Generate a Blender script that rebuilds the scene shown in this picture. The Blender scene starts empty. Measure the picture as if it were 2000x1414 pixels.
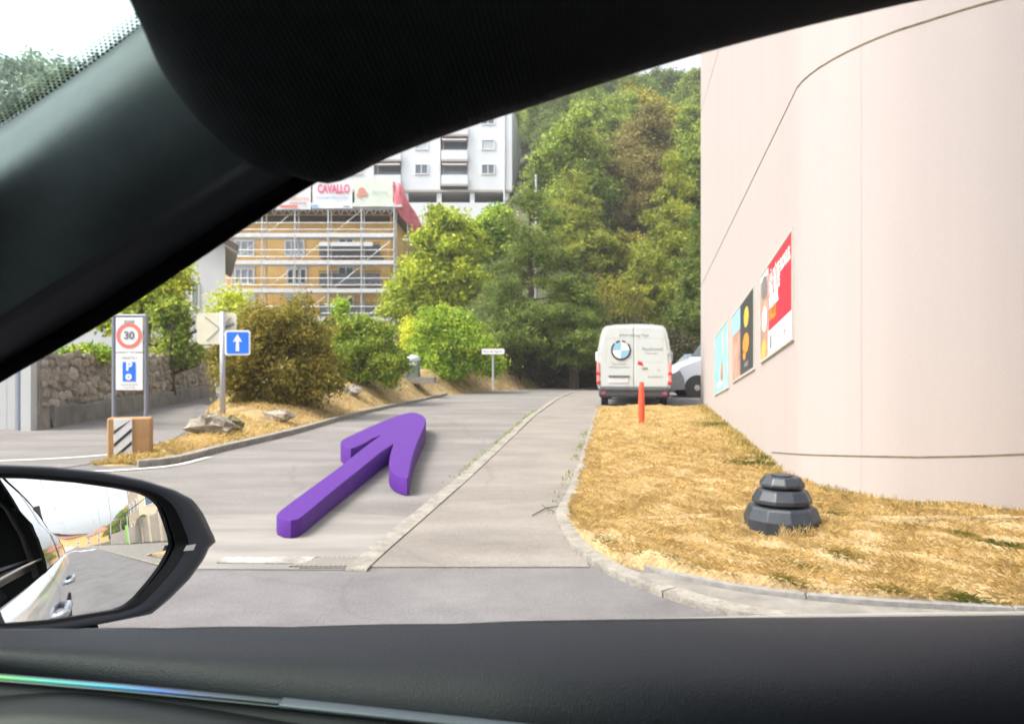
import bpy, math, random
import numpy as np
from mathutils import Vector, Matrix

random.seed(7)
rng = np.random.default_rng(7)
R = math.radians
scene = bpy.context.scene
COL = scene.collection

# ------------------------------------------------------------------ camera, sky, sun, exposure
F, CX, HY, EYE = 1444.0, 1000.0, 703.0, 1.35      # focal length and principal point in photo pixels, eye height
cam_data = bpy.data.cameras.new('camera')
cam = bpy.data.objects.new('camera', cam_data)
COL.objects.link(cam)
cam.location = (0, 0, EYE)
cam.rotation_euler = (R(90), 0, 0)
cam_data.sensor_width = 36.0
cam_data.lens = 36.0 * F / 2000.0
cam_data.shift_y = -0.002
cam_data.clip_start = 0.02
cam_data.clip_end = 1500
cam_data.dof.use_dof = True
cam_data.dof.focus_distance = 1.5
cam_data.dof.aperture_fstop = 7.5
scene.camera = cam

SUN_EL, SUN_AZ = 54.0, 252.0                       # azimuth clockwise from +Y
world = bpy.data.worlds.new('World')
scene.world = world
world.use_nodes = True
wn, wl = world.node_tree.nodes, world.node_tree.links
wn.clear()
w_out = wn.new('ShaderNodeOutputWorld')
w_bg = wn.new('ShaderNodeBackground')
w_sky = wn.new('ShaderNodeTexSky')
w_sky.sky_type = 'NISHITA'
w_sky.sun_disc = False
w_sky.sun_elevation = R(SUN_EL)
w_sky.sun_rotation = R(SUN_AZ)
w_sky.altitude = 400
w_sky.air_density = 1.0
w_sky.dust_density = 6.0
w_sky.ozone_density = 1.0
w_bg.inputs['Strength'].default_value = 0.15
w_hsv = wn.new('ShaderNodeHueSaturation')            # thin high cloud: the blue is washed out
w_hsv.inputs['Saturation'].default_value = 0.30
w_hsv.inputs['Value'].default_value = 1.0
wl.new(w_sky.outputs[0], w_hsv.inputs['Color'])
wl.new(w_hsv.outputs[0], w_bg.inputs['Color'])
wl.new(w_bg.outputs[0], w_out.inputs['Surface'])

sun_data = bpy.data.lights.new('sun', 'SUN')
sun_data.energy = 1.35
sun_data.angle = R(22)
sun_data.color = (1.0, 0.90, 0.75)
sun = bpy.data.objects.new('sun', sun_data)
COL.objects.link(sun)
sd = Vector((math.sin(R(SUN_AZ)) * math.cos(R(SUN_EL)), math.cos(R(SUN_AZ)) * math.cos(R(SUN_EL)), math.sin(R(SUN_EL))))
sun.rotation_euler = sd.to_track_quat('Z', 'Y').to_euler()
sun.location = sd * 100

scene.view_settings.view_transform = 'Standard'
scene.view_settings.look = 'None'
scene.view_settings.gamma = 1.0
scene.view_settings.use_curve_mapping = False
scene.view_settings.exposure = 1.6
scene.render.engine = 'CYCLES'
scene.cycles.use_denoising = True
scene.cycles.max_bounces = 8
scene.cycles.transparent_max_bounces = 8
scene.cycles.sample_clamp_indirect = 6.0


# ------------------------------------------------------------------ helpers: points
def P(x, y, Y):
    """World point seen at photo pixel (x, y) at distance Y."""
    return Vector(((x - CX) / F * Y, Y, EYE + (HY - y) / F * Y))


def G(x, y, z=0.0):
    """World point on the ground seen at photo pixel (x, y)."""
    d = F * (EYE - z) / (y - HY)
    return Vector(((x - CX) / F * d, d, z))


# ------------------------------------------------------------------ helpers: materials
def mat(name, col, rough=0.7, metal=0.0, var=0.12, scale=6.0, bump=0.0, bscale=80.0, bdist=0.01, spec=0.5,
        coat=0.0, stretch=(1, 1, 1), col2=None, detail=6.0, coords='Object', bstretch=(1, 1, 1), fac=(0.3, 0.7),
        speck=None, crack=None, blotch=None):
    m = bpy.data.materials.new(name)
    m.use_nodes = True
    n, l = m.node_tree.nodes, m.node_tree.links
    b = n['Principled BSDF']
    b.inputs['Roughness'].default_value = rough
    b.inputs['Metallic'].default_value = metal
    b.inputs['Specular IOR Level'].default_value = spec
    b.inputs['Coat Weight'].default_value = coat
    b.inputs['Coat Roughness'].default_value = 0.05
    c = tuple(col)
    ca = tuple(max(0.0, v * (1 - var)) for v in c) + (1,)
    cb = tuple(min(1.0, v * (1 + var)) for v in (col2 or c)) + (1,)
    tc = n.new('ShaderNodeTexCoord')
    if var > 0 or col2:
        mp = n.new('ShaderNodeMapping')
        mp.inputs['Scale'].default_value = stretch
        l.new(tc.outputs[coords], mp.inputs[0])
        nz = n.new('ShaderNodeTexNoise')
        nz.inputs['Scale'].default_value = scale
        nz.inputs['Detail'].default_value = detail
        nz.inputs['Roughness'].default_value = 0.62
        l.new(mp.outputs[0], nz.inputs['Vector'])
        rp = n.new('ShaderNodeValToRGB')
        rp.color_ramp.elements[0].position = fac[0]
        rp.color_ramp.elements[1].position = fac[1]
        rp.color_ramp.elements[0].color = ca
        rp.color_ramp.elements[1].color = cb
        l.new(nz.outputs['Fac'], rp.inputs['Fac'])
        colour = rp.outputs['Color']

        def darken(sock, lo, hi, c_lo, c_hi):
            nonlocal colour
            r2 = n.new('ShaderNodeValToRGB')
            r2.color_ramp.elements[0].position = lo
            r2.color_ramp.elements[1].position = hi
            r2.color_ramp.elements[0].color = (c_lo,) * 3 + (1,)
            r2.color_ramp.elements[1].color = (c_hi,) * 3 + (1,)
            l.new(sock, r2.inputs['Fac'])
            mm = n.new('ShaderNodeMix')
            mm.data_type = 'RGBA'
            mm.blend_type = 'MULTIPLY'
            mm.inputs['Factor'].default_value = 1.0
            l.new(colour, mm.inputs['A'])
            l.new(r2.outputs['Color'], mm.inputs['B'])
            colour = mm.outputs['Result']
        if speck:
            n3 = n.new('ShaderNodeTexNoise')
            n3.inputs['Scale'].default_value = speck[0]
            n3.inputs['Detail'].default_value = 4.0
            n3.inputs['Roughness'].default_value = 0.75
            l.new(tc.outputs[coords], n3.inputs['Vector'])
            darken(n3.outputs['Fac'], .35, .65, 1 - speck[1], 1 + speck[1])
        if blotch:
            n4 = n.new('ShaderNodeTexNoise')
            n4.inputs['Scale'].default_value = blotch[0]
            n4.inputs['Detail'].default_value = 8.0
            n4.inputs['Roughness'].default_value = 0.7
            mpb = n.new('ShaderNodeMapping')
            mpb.inputs['Scale'].default_value = blotch[2]
            mpb.inputs['Location'].default_value = (3.1, 7.7, 1.3)
            l.new(tc.outputs[coords], mpb.inputs[0])
            l.new(mpb.outputs[0], n4.inputs['Vector'])
            darken(n4.outputs['Fac'], .36, .52, 1 - blotch[1], 1.0)
        if crack:
            nd = n.new('ShaderNodeTexNoise')
            nd.inputs['Scale'].default_value = crack[0] * 3
            nd.inputs['Detail'].default_value = 4.0
            l.new(tc.outputs[coords], nd.inputs['Vector'])
            ad = n.new('ShaderNodeMix')
            ad.data_type = 'RGBA'
            ad.blend_type = 'LINEAR_LIGHT'
            ad.inputs['Factor'].default_value = .35
            l.new(tc.outputs[coords], ad.inputs['A'])
            l.new(nd.outputs['Color'], ad.inputs['B'])
            vo = n.new('ShaderNodeTexVoronoi')
            vo.feature = 'DISTANCE_TO_EDGE'
            vo.inputs['Scale'].default_value = crack[0]
            l.new(ad.outputs['Result'], vo.inputs['Vector'])
            darken(vo.outputs['Distance'], .0, crack[1], 1 - crack[2], 1.0)
        l.new(colour, b.inputs['Base Color'])
    else:
        b.inputs['Base Color'].default_value = c + (1,)
    if bump > 0:
        mp2 = n.new('ShaderNodeMapping')
        mp2.inputs['Scale'].default_value = bstretch
        l.new(tc.outputs[coords], mp2.inputs[0])
        n2 = n.new('ShaderNodeTexNoise')
        n2.inputs['Scale'].default_value = bscale
        n2.inputs['Detail'].default_value = 3.0
        l.new(mp2.outputs[0], n2.inputs['Vector'])
        bp = n.new('ShaderNodeBump')
        bp.inputs['Strength'].default_value = bump
        bp.inputs['Distance'].default_value = bdist
        l.new(n2.outputs['Fac'], bp.inputs['Height'])
        l.new(bp.outputs['Normal'], b.inputs['Normal'])
    return m


def flat(name, col, rough=0.5, metal=0.0, coat=0.0, spec=0.5):
    return mat(name, col, rough, metal, var=0.05, scale=20, coat=coat, spec=spec)


def leaf_mat(name, cols, transl=0.42, rough=0.6):
    """Foliage: colour ramp read from the per-leaf attribute tint, with some light through the leaf."""
    m = bpy.data.materials.new(name)
    m.use_nodes = True
    n, l = m.node_tree.nodes, m.node_tree.links
    n.clear()
    out = n.new('ShaderNodeOutputMaterial')
    at = n.new('ShaderNodeAttribute')
    at.attribute_name = 'tint'
    rp = n.new('ShaderNodeValToRGB')
    els = rp.color_ramp.elements
    while len(els) < len(cols):
        els.new(0.5)
    for i, c in enumerate(cols):
        els[i].position = i / (len(cols) - 1)
        els[i].color = tuple(c) + (1,)
    l.new(at.outputs['Fac'], rp.inputs['Fac'])
    df = n.new('ShaderNodeBsdfPrincipled')
    df.inputs['Roughness'].default_value = rough
    df.inputs['Specular IOR Level'].default_value = 0.3
    tr = n.new('ShaderNodeBsdfTranslucent')
    l.new(rp.outputs['Color'], df.inputs['Base Color'])
    l.new(rp.outputs['Color'], tr.inputs['Color'])
    mx = n.new('ShaderNodeMixShader')
    mx.inputs['Fac'].default_value = transl
    l.new(df.outputs[0], mx.inputs[1])
    l.new(tr.outputs[0], mx.inputs[2])
    l.new(mx.outputs[0], out.inputs['Surface'])
    return m


# ------------------------------------------------------------------ helpers: objects
def tag(o, label=None, cat=None, group=None, kind=None):
    if label:
        o['label'] = label
    if cat:
        o['category'] = cat
    if group:
        o['group'] = group
    if kind:
        o['kind'] = kind
    return o


def thing(name, label, cat, loc=(0, 0, 0), rz=0.0, group=None):
    o = bpy.data.objects.new(name, None)
    o.empty_display_size = 0.2
    COL.objects.link(o)
    o.location = loc
    o.rotation_euler = (0, 0, rz)
    return tag(o, label, cat, group)


def obj(name, me, m=None, parent=None, world=False):
    """Link a mesh as one object. world=True: the mesh is in world space although its parent has a location."""
    o = bpy.data.objects.new(name, me)
    COL.objects.link(o)
    if m is not None and not me.materials:
        me.materials.append(m)
    if parent is not None:
        o.parent = parent
        if world and parent.type == 'EMPTY':
            o.matrix_parent_inverse = parent.matrix_basis.inverted()
    return o


def mesh(name, verts, faces, smooth=False):
    me = bpy.data.meshes.new(name)
    me.from_pydata([tuple(v) for v in verts], [], faces)
    me.update()
    if smooth:
        me.polygons.foreach_set('use_smooth', [True] * len(me.polygons))
    return me


class MB:
    def __init__(self):
        self.v, self.f = [], []

    def add(self, verts, faces, M=None):
        o = len(self.v)
        self.v += [M @ Vector(v) if M is not None else Vector(v) for v in verts]
        self.f += [tuple(i + o for i in f) for f in faces]
        return self

    def box(self, c, s, rz=0.0, M=None, bev=0.0, rot=None):
        x, y, z = (k / 2 for k in s)
        T = Matrix.Translation(c) @ (rot.to_4x4() if rot is not None else Matrix.Rotation(rz, 4, 'Z'))
        if M is not None:
            T = M @ T
        if bev <= 0:
            vs = [(-x, -y, -z), (x, -y, -z), (x, y, -z), (-x, y, -z), (-x, -y, z), (x, -y, z), (x, y, z), (-x, y, z)]
            return self.add(vs, [(0, 3, 2, 1), (4, 5, 6, 7), (0, 1, 5, 4), (1, 2, 6, 5), (2, 3, 7, 6), (3, 0, 4, 7)], T)
        b = min(bev, x * .9, y * .9, z * .9)
        def ring(hx, hy, zz):
            return [(-hx + b, -hy, zz), (hx - b, -hy, zz), (hx, -hy + b, zz), (hx, hy - b, zz),
                    (hx - b, hy, zz), (-hx + b, hy, zz), (-hx, hy - b, zz), (-hx, -hy + b, zz)]
        rings = [ring(x - b * .6, y - b * .6, -z), ring(x, y, -z + b), ring(x, y, z - b), ring(x - b * .6, y - b * .6, z)]
        vs = [p for r in rings for p in r]
        fs = []
        for k in range(3):
            for i in range(8):
                j = (i + 1) % 8
                fs.append((k * 8 + i, k * 8 + j, k * 8 + 8 + j, k * 8 + 8 + i))
        fs.append(tuple(range(7, -1, -1)))
        fs.append(tuple(range(24, 32)))
        return self.add(vs, fs, T)

    def tube(self, pts, rad, n=8, M=None, cap=True):
        pts = [Vector(p) for p in pts]
        rads = rad if isinstance(rad, (list, tuple)) else [rad] * len(pts)
        vs, fs = [], []
        for i, p in enumerate(pts):
            d = (pts[min(i + 1, len(pts) - 1)] - pts[max(i - 1, 0)]).normalized()
            a = d.cross(Vector((0, 0, 1)))
            if a.length < 1e-3:
                a = Vector((1, 0, 0))
            a.normalize()
            b = d.cross(a)
            for k in range(n):
                t = 2 * math.pi * k / n
                vs.append(p + (a * math.cos(t) + b * math.sin(t)) * rads[i])
        for i in range(len(pts) - 1):
            for k in range(n):
                j = (k + 1) % n
                fs.append((i * n + k, i * n + j, (i + 1) * n + j, (i + 1) * n + k))
        if cap:
            fs.append(tuple(range(n - 1, -1, -1)))
            fs.append(tuple(range((len(pts) - 1) * n, len(pts) * n)))
        return self.add(vs, fs, M)

    def prism(self, poly, z0, z1, M=None):
        n = len(poly)
        vs = [(p[0], p[1], z0) for p in poly] + [(p[0], p[1], z1) for p in poly]
        fs = [tuple(range(n - 1, -1, -1)), tuple(range(n, 2 * n))]
        for i in range(n):
            j = (i + 1) % n
            fs.append((i, j, n + j, n + i))
        return self.add(vs, fs, M)

    def lathe(self, prof, n=24, M=None, phase=0.0):
        vs, fs = [], []
        for r, z in prof:
            for k in range(n):
                t = 2 * math.pi * k / n + phase
                vs.append((r * math.cos(t), r * math.sin(t), z))
        for i in range(len(prof) - 1):
            for k in range(n):
                j = (k + 1) % n
                fs.append((i * n + k, i * n + j, (i + 1) * n + j, (i + 1) * n + k))
        fs.append(tuple(range(n - 1, -1, -1)))
        fs.append(tuple(range((len(prof) - 1) * n, len(prof) * n)))
        return self.add(vs, fs, M)

    def grid(self, rows):
        """rows: list of equally long lists of points."""
        n = len(rows[0])
        vs = [p for r in rows for p in r]
        fs = [(i * n + k, i * n + k + 1, (i + 1) * n + k + 1, (i + 1) * n + k) for i in range(len(rows) - 1) for k in range(n - 1)]
        return self.add(vs, fs)

    def build(self, name, m, parent=None, world=False, smooth=False):
        return obj(name, mesh(name, self.v, self.f, smooth), m, parent, world)


def spline(pts, n):
    """Catmull-Rom through points (tuples of any length), n samples in all, evenly in arc length."""
    p = np.array([tuple(q) for q in pts], float)
    ext = np.vstack([2 * p[0] - p[1], p, 2 * p[-1] - p[-2]])
    out = []
    for i in range(len(p) - 1):
        a, b, c, d = ext[i:i + 4]
        for t in np.linspace(0, 1, 24, endpoint=False):
            out.append(0.5 * (2 * b + (c - a) * t + (2 * a - 5 * b + 4 * c - d) * t * t + (3 * b - a - 3 * c + d) * t ** 3))
    out.append(p[-1])
    out = np.array(out)
    return resample(out, n)


def resample(out, n):
    out = np.array([tuple(q) for q in out], float)
    s = np.concatenate([[0], np.cumsum(np.linalg.norm(np.diff(out, axis=0), axis=1))])
    t = np.linspace(0, s[-1], n)
    return np.stack([np.interp(t, s, out[:, k]) for k in range(out.shape[1])], 1)


_text_cache = {}


def text_mesh(body, size, bold=0.0, extrude=0.0, align='CENTER'):
    key = (body, size, bold, extrude, align)
    if key not in _text_cache:
        cu = bpy.data.curves.new('lettering', 'FONT')
        cu.body = body
        cu.size = size
        cu.align_x = align
        cu.align_y = 'CENTER'
        cu.offset = bold
        cu.extrude = extrude
        cu.resolution_u = 3
        o = bpy.data.objects.new('lettering', cu)
        COL.objects.link(o)
        dg = bpy.context.evaluated_depsgraph_get()
        me = bpy.data.meshes.new_from_object(o.evaluated_get(dg))
        bpy.data.objects.remove(o)
        bpy.data.curves.remove(cu)
        me.name = 'lettering'
        _text_cache[key] = me
    return _text_cache[key].copy()


def frame3(right, up, o):
    """Matrix whose X is right, Y is up, Z the outward normal, at o."""
    r, u = Vector(right).normalized(), Vector(up).normalized()
    nrm = r.cross(u).normalized()
    u = nrm.cross(r)
    M = Matrix.Identity(4)
    for i in range(3):
        M[i][0], M[i][1], M[i][2], M[i][3] = r[i], u[i], nrm[i], o[i]
    return M


def text_on(body, size, m, parent, Mx, bold=0.0, sx=1.0, name='lettering'):
    me = text_mesh(body, size, bold)
    me.transform(Mx @ Matrix.Diagonal((sx, 1, 1, 1)))
    return obj(name, me, m, parent, True)


def quad_on(Mx, x0, y0, x1, y1, z):
    return [Mx @ Vector((x0, y0, z)), Mx @ Vector((x1, y0, z)), Mx @ Vector((x1, y1, z)), Mx @ Vector((x0, y1, z))]


def copy_tree(o, parent=None):
    c = o.copy()
    COL.objects.link(c)
    if parent is not None:
        c.parent = parent
    for ch in list(o.children):
        copy_tree(ch, c)
    return c


# ------------------------------------------------------------------ helpers: foliage
def leaves(name, c, L, W, tint, up=0.0, flatten=1.0):
    """One mesh of rhombic leaves at centres c (N,3); L, W half length and width; up tilts the leaf normals upwards."""
    N = len(c)
    nrm = rng.normal(size=(N, 3))
    nrm[:, 2] = nrm[:, 2] * flatten + up
    nrm /= np.linalg.norm(nrm, axis=1)[:, None] + 1e-9
    t = rng.normal(size=(N, 3))
    t -= nrm * np.sum(t * nrm, 1)[:, None]
    t /= np.linalg.norm(t, axis=1)[:, None] + 1e-9
    b = np.cross(nrm, t)
    L = np.broadcast_to(L, (N,))[:, None]
    W = np.broadcast_to(W, (N,))[:, None]
    v = np.stack([c - t * L, c + b * W + t * L * .15, c + t * L, c - b * W + t * L * .15], 1).reshape(-1, 3)
    me = bpy.data.meshes.new(name)
    me.vertices.add(4 * N)
    me.vertices.foreach_set('co', v.astype(np.float32).ravel())
    me.loops.add(4 * N)
    me.loops.foreach_set('vertex_index', np.arange(4 * N, dtype=np.int32))
    me.polygons.add(N)
    me.polygons.foreach_set('loop_start', np.arange(0, 4 * N, 4, dtype=np.int32))
    me.update(calc_edges=True)
    at = me.attributes.new('tint', 'FLOAT', 'FACE')
    at.data.foreach_set('value', np.clip(tint, 0, 1).astype(np.float32))
    return me


def crown(name, lobes, n, L, W=None, clump=0.2, per=26, hollow=0.55, up=0.5, spread=1.0, tint=(0.5, 0.22, 0.16), zshift=0.0, droop=0.0, top=0.35):
    """Leaf clumps scattered through the outer volume of the lobes (cx, cy, cz, rx, ry, rz)."""
    lobes = np.array(lobes, float)
    vol = lobes[:, 3] * lobes[:, 4] + lobes[:, 4] * lobes[:, 5] + lobes[:, 3] * lobes[:, 5]
    nc = max(4, n // per)
    pick = rng.choice(len(lobes), nc, p=vol / vol.sum())
    d = rng.normal(size=(nc, 3))
    d /= np.linalg.norm(d, axis=1)[:, None]
    d[:, 2] += top
    d /= np.linalg.norm(d, axis=1)[:, None] + 1e-9
    r = hollow + (1.05 - hollow) * rng.random(nc) ** 0.6
    r *= 1 + 0.10 * rng.normal(size=nc)
    cc = lobes[pick, :3] + d * lobes[pick, 3:6] * r[:, None]
    ct = tint[0] + tint[1] * rng.normal(size=nc)
    k = rng.integers(0, nc, n)
    sz = clump * (0.6 + 0.8 * rng.random(nc))
    off = rng.normal(size=(n, 3)) * sz[k][:, None] * spread
    off[:, 2] *= 0.65
    c = cc[k] + off
    if droop:
        c[:, 2] -= droop * (np.linalg.norm(off[:, :2], axis=1) / clump)
    c[:, 2] += zshift
    t = ct[k] + tint[2] * rng.normal(size=n)
    W = W or L * 0.5
    s = 0.6 + 0.8 * rng.random(n)
    return leaves(name, c, L * s, W * s, t, up=up)


def puffs(lobes, k, f, seed, fz=.75):
    """Break each lobe into k smaller puffs set over its surface, so that dark gaps open between them."""
    rr = np.random.default_rng(seed)
    out = []
    for (x, y, z, a, b, c) in lobes:
        out.append((x, y, z, a * .62, b * .62, c * .62))
        for i in range(k):
            d = rr.normal(size=3)
            d /= np.linalg.norm(d)
            q = f * (.7 + .6 * rr.random())
            out.append((x + d[0] * a * .78, y + d[1] * b * .78, z + d[2] * c * .78, a * q, b * q, c * q * fz))
        for i in range(k // 3):
            d = rr.normal(size=3)
            d[2] = abs(d[2]) + .3
            d /= np.linalg.norm(d)
            out.append((x + d[0] * a * 1.08, y + d[1] * b * 1.08, z + d[2] * c * 1.05, a * .13, b * .13, c * (.14 + .16 * rr.random())))
    return out


def trunk_mesh(h, r, lean=(0, 0), limbs=5, spread=1.0, start=0.35):
    b = MB()
    pts = [(lean[0] * t ** 1.4 + 0.04 * math.sin(5 * t), lean[1] * t + 0.04 * math.cos(4 * t), h * t) for t in np.linspace(0, 1, 7)]
    b.tube(pts, [r * (1.25 if i == 0 else 1 - 0.75 * i / 6) for i in range(7)], 8)
    for i in range(limbs):
        t = start + (0.95 - start) * i / max(1, limbs - 1)
        a = i * 2.4 + random.random()
        z0 = h * t
        p0 = Vector((lean[0] * t ** 1.4, lean[1] * t, z0))
        e = p0 + Vector((math.cos(a) * spread, math.sin(a) * spread, spread * (0.35 + .5 * random.random())))
        mid = (p0 + e) / 2 + Vector((0, 0, -0.08 * spread))
        b.tube([p0, mid, e], [r * .4, r * .25, r * .08], 5)
    return mesh('trunk', b.v, b.f, True)


# ------------------------------------------------------------------ materials
M = {}
M['asphalt'] = mat('asphalt', (0.145, 0.141, 0.144), 0.9, var=0.20, scale=1.6, bump=0.8, bscale=110, bdist=0.006, detail=12, speck=(55, .16), crack=(.32, .008, .10), blotch=(.9, .14, (.5, 1.3, 1)))
M['asphalt_old'] = mat('worn_asphalt', (0.150, 0.142, 0.133), 0.9, var=0.14, scale=0.8, bump=0.8, bscale=90, bdist=0.008, detail=14, stretch=(0.5, 1.6, 1), col2=(0.195, 0.186, 0.175), speck=(45, .16), crack=(.26, .007, .16), blotch=(.55, .15, (.5, 1.2, 1)))
M['path'] = mat('pale_path_asphalt', (0.18, 0.164, 0.146), 0.92, var=0.12, scale=1.2, bump=0.8, bscale=90, bdist=0.006, detail=12, stretch=(.6, 1.3, 1), col2=(0.215, 0.196, 0.174), speck=(48, .14), crack=(.22, .007, .14), blotch=(.7, .13, (.6, 1.2, 1)))
M['apron'] = mat('pale_concrete_apron', (0.165, 0.158, 0.148), 0.9, var=0.08, scale=1.1, col2=(0.245, 0.235, 0.215), bump=0.4, bscale=90, bdist=0.006, detail=12, stretch=(0.5, 2.2, 1))
M['kerb'] = mat('kerb_stone', (0.245, 0.230, 0.200), 0.9, var=0.25, scale=9, bump=0.8, bscale=60, bdist=0.008, speck=(40, .2), blotch=(3, .25, (1, 1, 1)))
M['granite'] = mat('granite_kerb', (0.23, 0.226, 0.218), 0.85, var=0.25, scale=18, bump=0.5, bscale=90, bdist=0.006)
M['sidewalk'] = mat('gravelly_sidewalk', (0.20, 0.19, 0.17), 0.95, var=0.3, scale=5, bump=0.6, bscale=90, bdist=0.008, detail=10)
M['earth'] = mat('dry_earth', (0.26, 0.18, 0.085), 0.95, var=0.3, scale=3.2, col2=(0.40, 0.29, 0.13), bump=0.8, bscale=30, bdist=0.03, detail=10)
M['lawn'] = mat('dry_lawn_soil', (0.33, 0.235, 0.11), 0.95, var=0.22, scale=6, col2=(0.41, 0.295, 0.15), bump=0.9, bscale=40, bdist=0.03, detail=12)
M['ground'] = mat('rough_ground', (0.14, 0.11, 0.055), 0.95, var=0.3, scale=0.4, bump=0.5, bscale=6, bdist=0.1)
M['forest_floor'] = mat('forest_floor', (0.055, 0.06, 0.025), 0.95, var=0.35, scale=0.5)
M['white_paint'] = mat('road_paint', (0.58, 0.57, 0.54), 0.8, var=0.25, scale=7, detail=10)
M['worn_paint'] = mat('worn_road_paint', (0.20, 0.19, 0.175), 0.85, var=0.1, scale=5, col2=(0.36, 0.35, 0.325), detail=12, speck=(40, .2))
M['render'] = mat('cream_render', (0.382, 0.342, 0.328), 0.85, var=0.022, scale=2.2, stretch=(1.0, 1.0, 0.04), bump=0.12, bscale=160, bdist=0.004, speck=(70, .03), blotch=(.9, .025, (1.4, 1.4, .12)))
M['joint'] = mat('joint_sealant', (0.13, 0.11, 0.06), 0.8, var=0.35, scale=9)
M['joint_pale'] = mat('pale_joint_sealant', (0.30, 0.27, 0.21), 0.8, var=0.1, scale=9)
M['white_wall'] = mat('white_render', (0.46, 0.48, 0.485), 0.85, var=0.05, scale=1.2)
M['apt_wall'] = mat('apartment_render', (0.70, 0.73, 0.765), 0.85, var=0.04, scale=0.6, stretch=(1, 1, .3))
M['apt_soffit'] = mat('apartment_concrete', (0.42, 0.40, 0.37), 0.9, var=0.1, scale=2)
M['orange_wall'] = mat('orange_render', (0.84, 0.52, 0.17), 0.9, var=0.1, scale=1.1, col2=(0.86, 0.55, 0.19))
M['grey_slab'] = mat('grey_slab', (0.24, 0.24, 0.25), 0.8, var=0.1, scale=2)
M['glass_dark'] = flat('window_glass', (0.09, 0.12, 0.16), 0.06, spec=0.8)
M['glass_pale'] = flat('curtained_glass', (0.30, 0.36, 0.42), 0.12, spec=0.8)
M['blind'] = mat('roller_blind', (0.45, 0.50, 0.55), 0.7, var=0.06, scale=8)
M['awning'] = mat('pink_awning', (0.50, 0.44, 0.45), 0.8, var=0.06, scale=4)
M['frame_white'] = flat('white_window_frame', (0.70, 0.71, 0.72), 0.5)
M['aluminium'] = mat('galvanised_tube', (0.50, 0.51, 0.53), 0.45, metal=0.35, var=0.12, scale=12)
M['steel'] = mat('galvanised_pole', (0.40, 0.42, 0.46), 0.5, metal=0.4, var=0.12, scale=14)
M['grey_frame'] = flat('grey_sign_frame', (0.20, 0.22, 0.26), 0.5, metal=0.2)
M['deck'] = mat('scaffold_deck', (0.62, 0.63, 0.64), 0.6, var=0.08, scale=3)
M['banner_white'] = mat('white_banner', (0.70, 0.70, 0.72), 0.8, var=0.03, scale=2)
M['banner_green'] = mat('pale_green_banner', (0.62, 0.68, 0.60), 0.8, var=0.05, scale=2)
M['net_red'] = mat('red_net', (0.90, 0.24, 0.30), 0.8, var=0.25, scale=2.5)
M['print_pink'] = flat('pink_print', (0.62, 0.10, 0.22), 0.8)
M['print_red'] = mat('red_print', (0.56, 0.022, 0.045), 0.55, var=0.05, scale=3)
M['print_orange'] = flat('orange_print', (0.75, 0.25, 0.03), 0.6)
M['print_blue'] = flat('blue_print', (0.12, 0.42, 0.70), 0.6)
M['print_white'] = flat('white_print', (0.74, 0.74, 0.72), 0.6)
M['print_grey'] = flat('grey_print', (0.16, 0.17, 0.18), 0.6)
M['print_dark'] = flat('dark_print', (0.035, 0.04, 0.042), 0.6)
M['print_teal'] = mat('teal_print', (0.13, 0.42, 0.44), 0.55, var=0.15, scale=2.2, col2=(0.34, 0.62, 0.58))
M['print_yellow'] = flat('yellow_print', (0.62, 0.42, 0.06), 0.6)
M['print_skin'] = mat('photo_print', (0.34, 0.17, 0.12), 0.55, var=0.3, scale=3, col2=(0.42, 0.27, 0.21))
M['print_sky'] = flat('sky_print', (0.26, 0.48, 0.70), 0.6)
M['sign_blue'] = flat('sign_blue', (0.008, 0.16, 0.80), 0.4)
M['sign_white'] = flat('sign_white', (0.72, 0.73, 0.74), 0.45)
M['sign_red'] = flat('sign_red', (0.66, 0.17, 0.13), 0.45)
M['sign_cream'] = mat('sign_back', (0.62, 0.60, 0.46), 0.6, var=0.06, scale=5)
M['tan_block'] = mat('tan_block', (0.40, 0.235, 0.105), 0.85, var=0.15, scale=5, bump=.3, bscale=60)
M['black_mark'] = flat('black_mark', (0.02, 0.024, 0.026), 0.6)
M['post_orange'] = mat('orange_post', (0.78, 0.085, 0.035), 0.5, var=0.06, scale=6)
M['rubber'] = mat('grey_rubber', (0.026, 0.033, 0.043), 0.38, var=0.25, scale=9, bump=0.25, bscale=90, bdist=0.003, blotch=(9, .25, (1, 1, 2)))
M['rock'] = mat('limestone', (0.27, 0.245, 0.205), 0.95, var=0.4, scale=9, bump=0.8, bscale=22, bdist=0.02)
M['stone_a'] = mat('grey_stone', (0.28, 0.265, 0.24), 0.95, var=0.35, scale=7, bump=0.9, bscale=18, bdist=0.03)
M['stone_b'] = mat('brown_stone', (0.33, 0.29, 0.235), 0.95, var=0.35, scale=7, bump=0.9, bscale=18, bdist=0.03)
M['stone_c'] = mat('pale_stone', (0.42, 0.39, 0.345), 0.95, var=0.3, scale=7, bump=0.9, bscale=18, bdist=0.03)
M['mortar'] = mat('old_mortar', (0.25, 0.23, 0.20), 0.98, var=0.3, scale=4, bump=0.8, bscale=20, bdist=0.03)
M['footing'] = mat('grey_footing', (0.19, 0.185, 0.18), 0.95, var=0.35, scale=2, bump=0.5, bscale=20, bdist=0.02)
M['bark'] = mat('bark', (0.075, 0.055, 0.038), 0.95, var=0.4, scale=6, stretch=(1, 1, .2), bump=.8, bscale=20, bdist=.02)
M['bark_pale'] = mat('pale_bark', (0.24, 0.185, 0.15), 0.95, var=0.3, scale=5, stretch=(1, 1, .2))
M['roof_tile'] = mat('brown_roof', (0.12, 0.075, 0.055), 0.9, var=0.2, scale=4)
M['roof_red'] = mat('red_roof', (0.30, 0.12, 0.065), 0.9, var=0.2, scale=3)
M['ochre_house'] = mat('ochre_house', (0.62, 0.36, 0.12), 0.9, var=0.08, scale=1)
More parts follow.
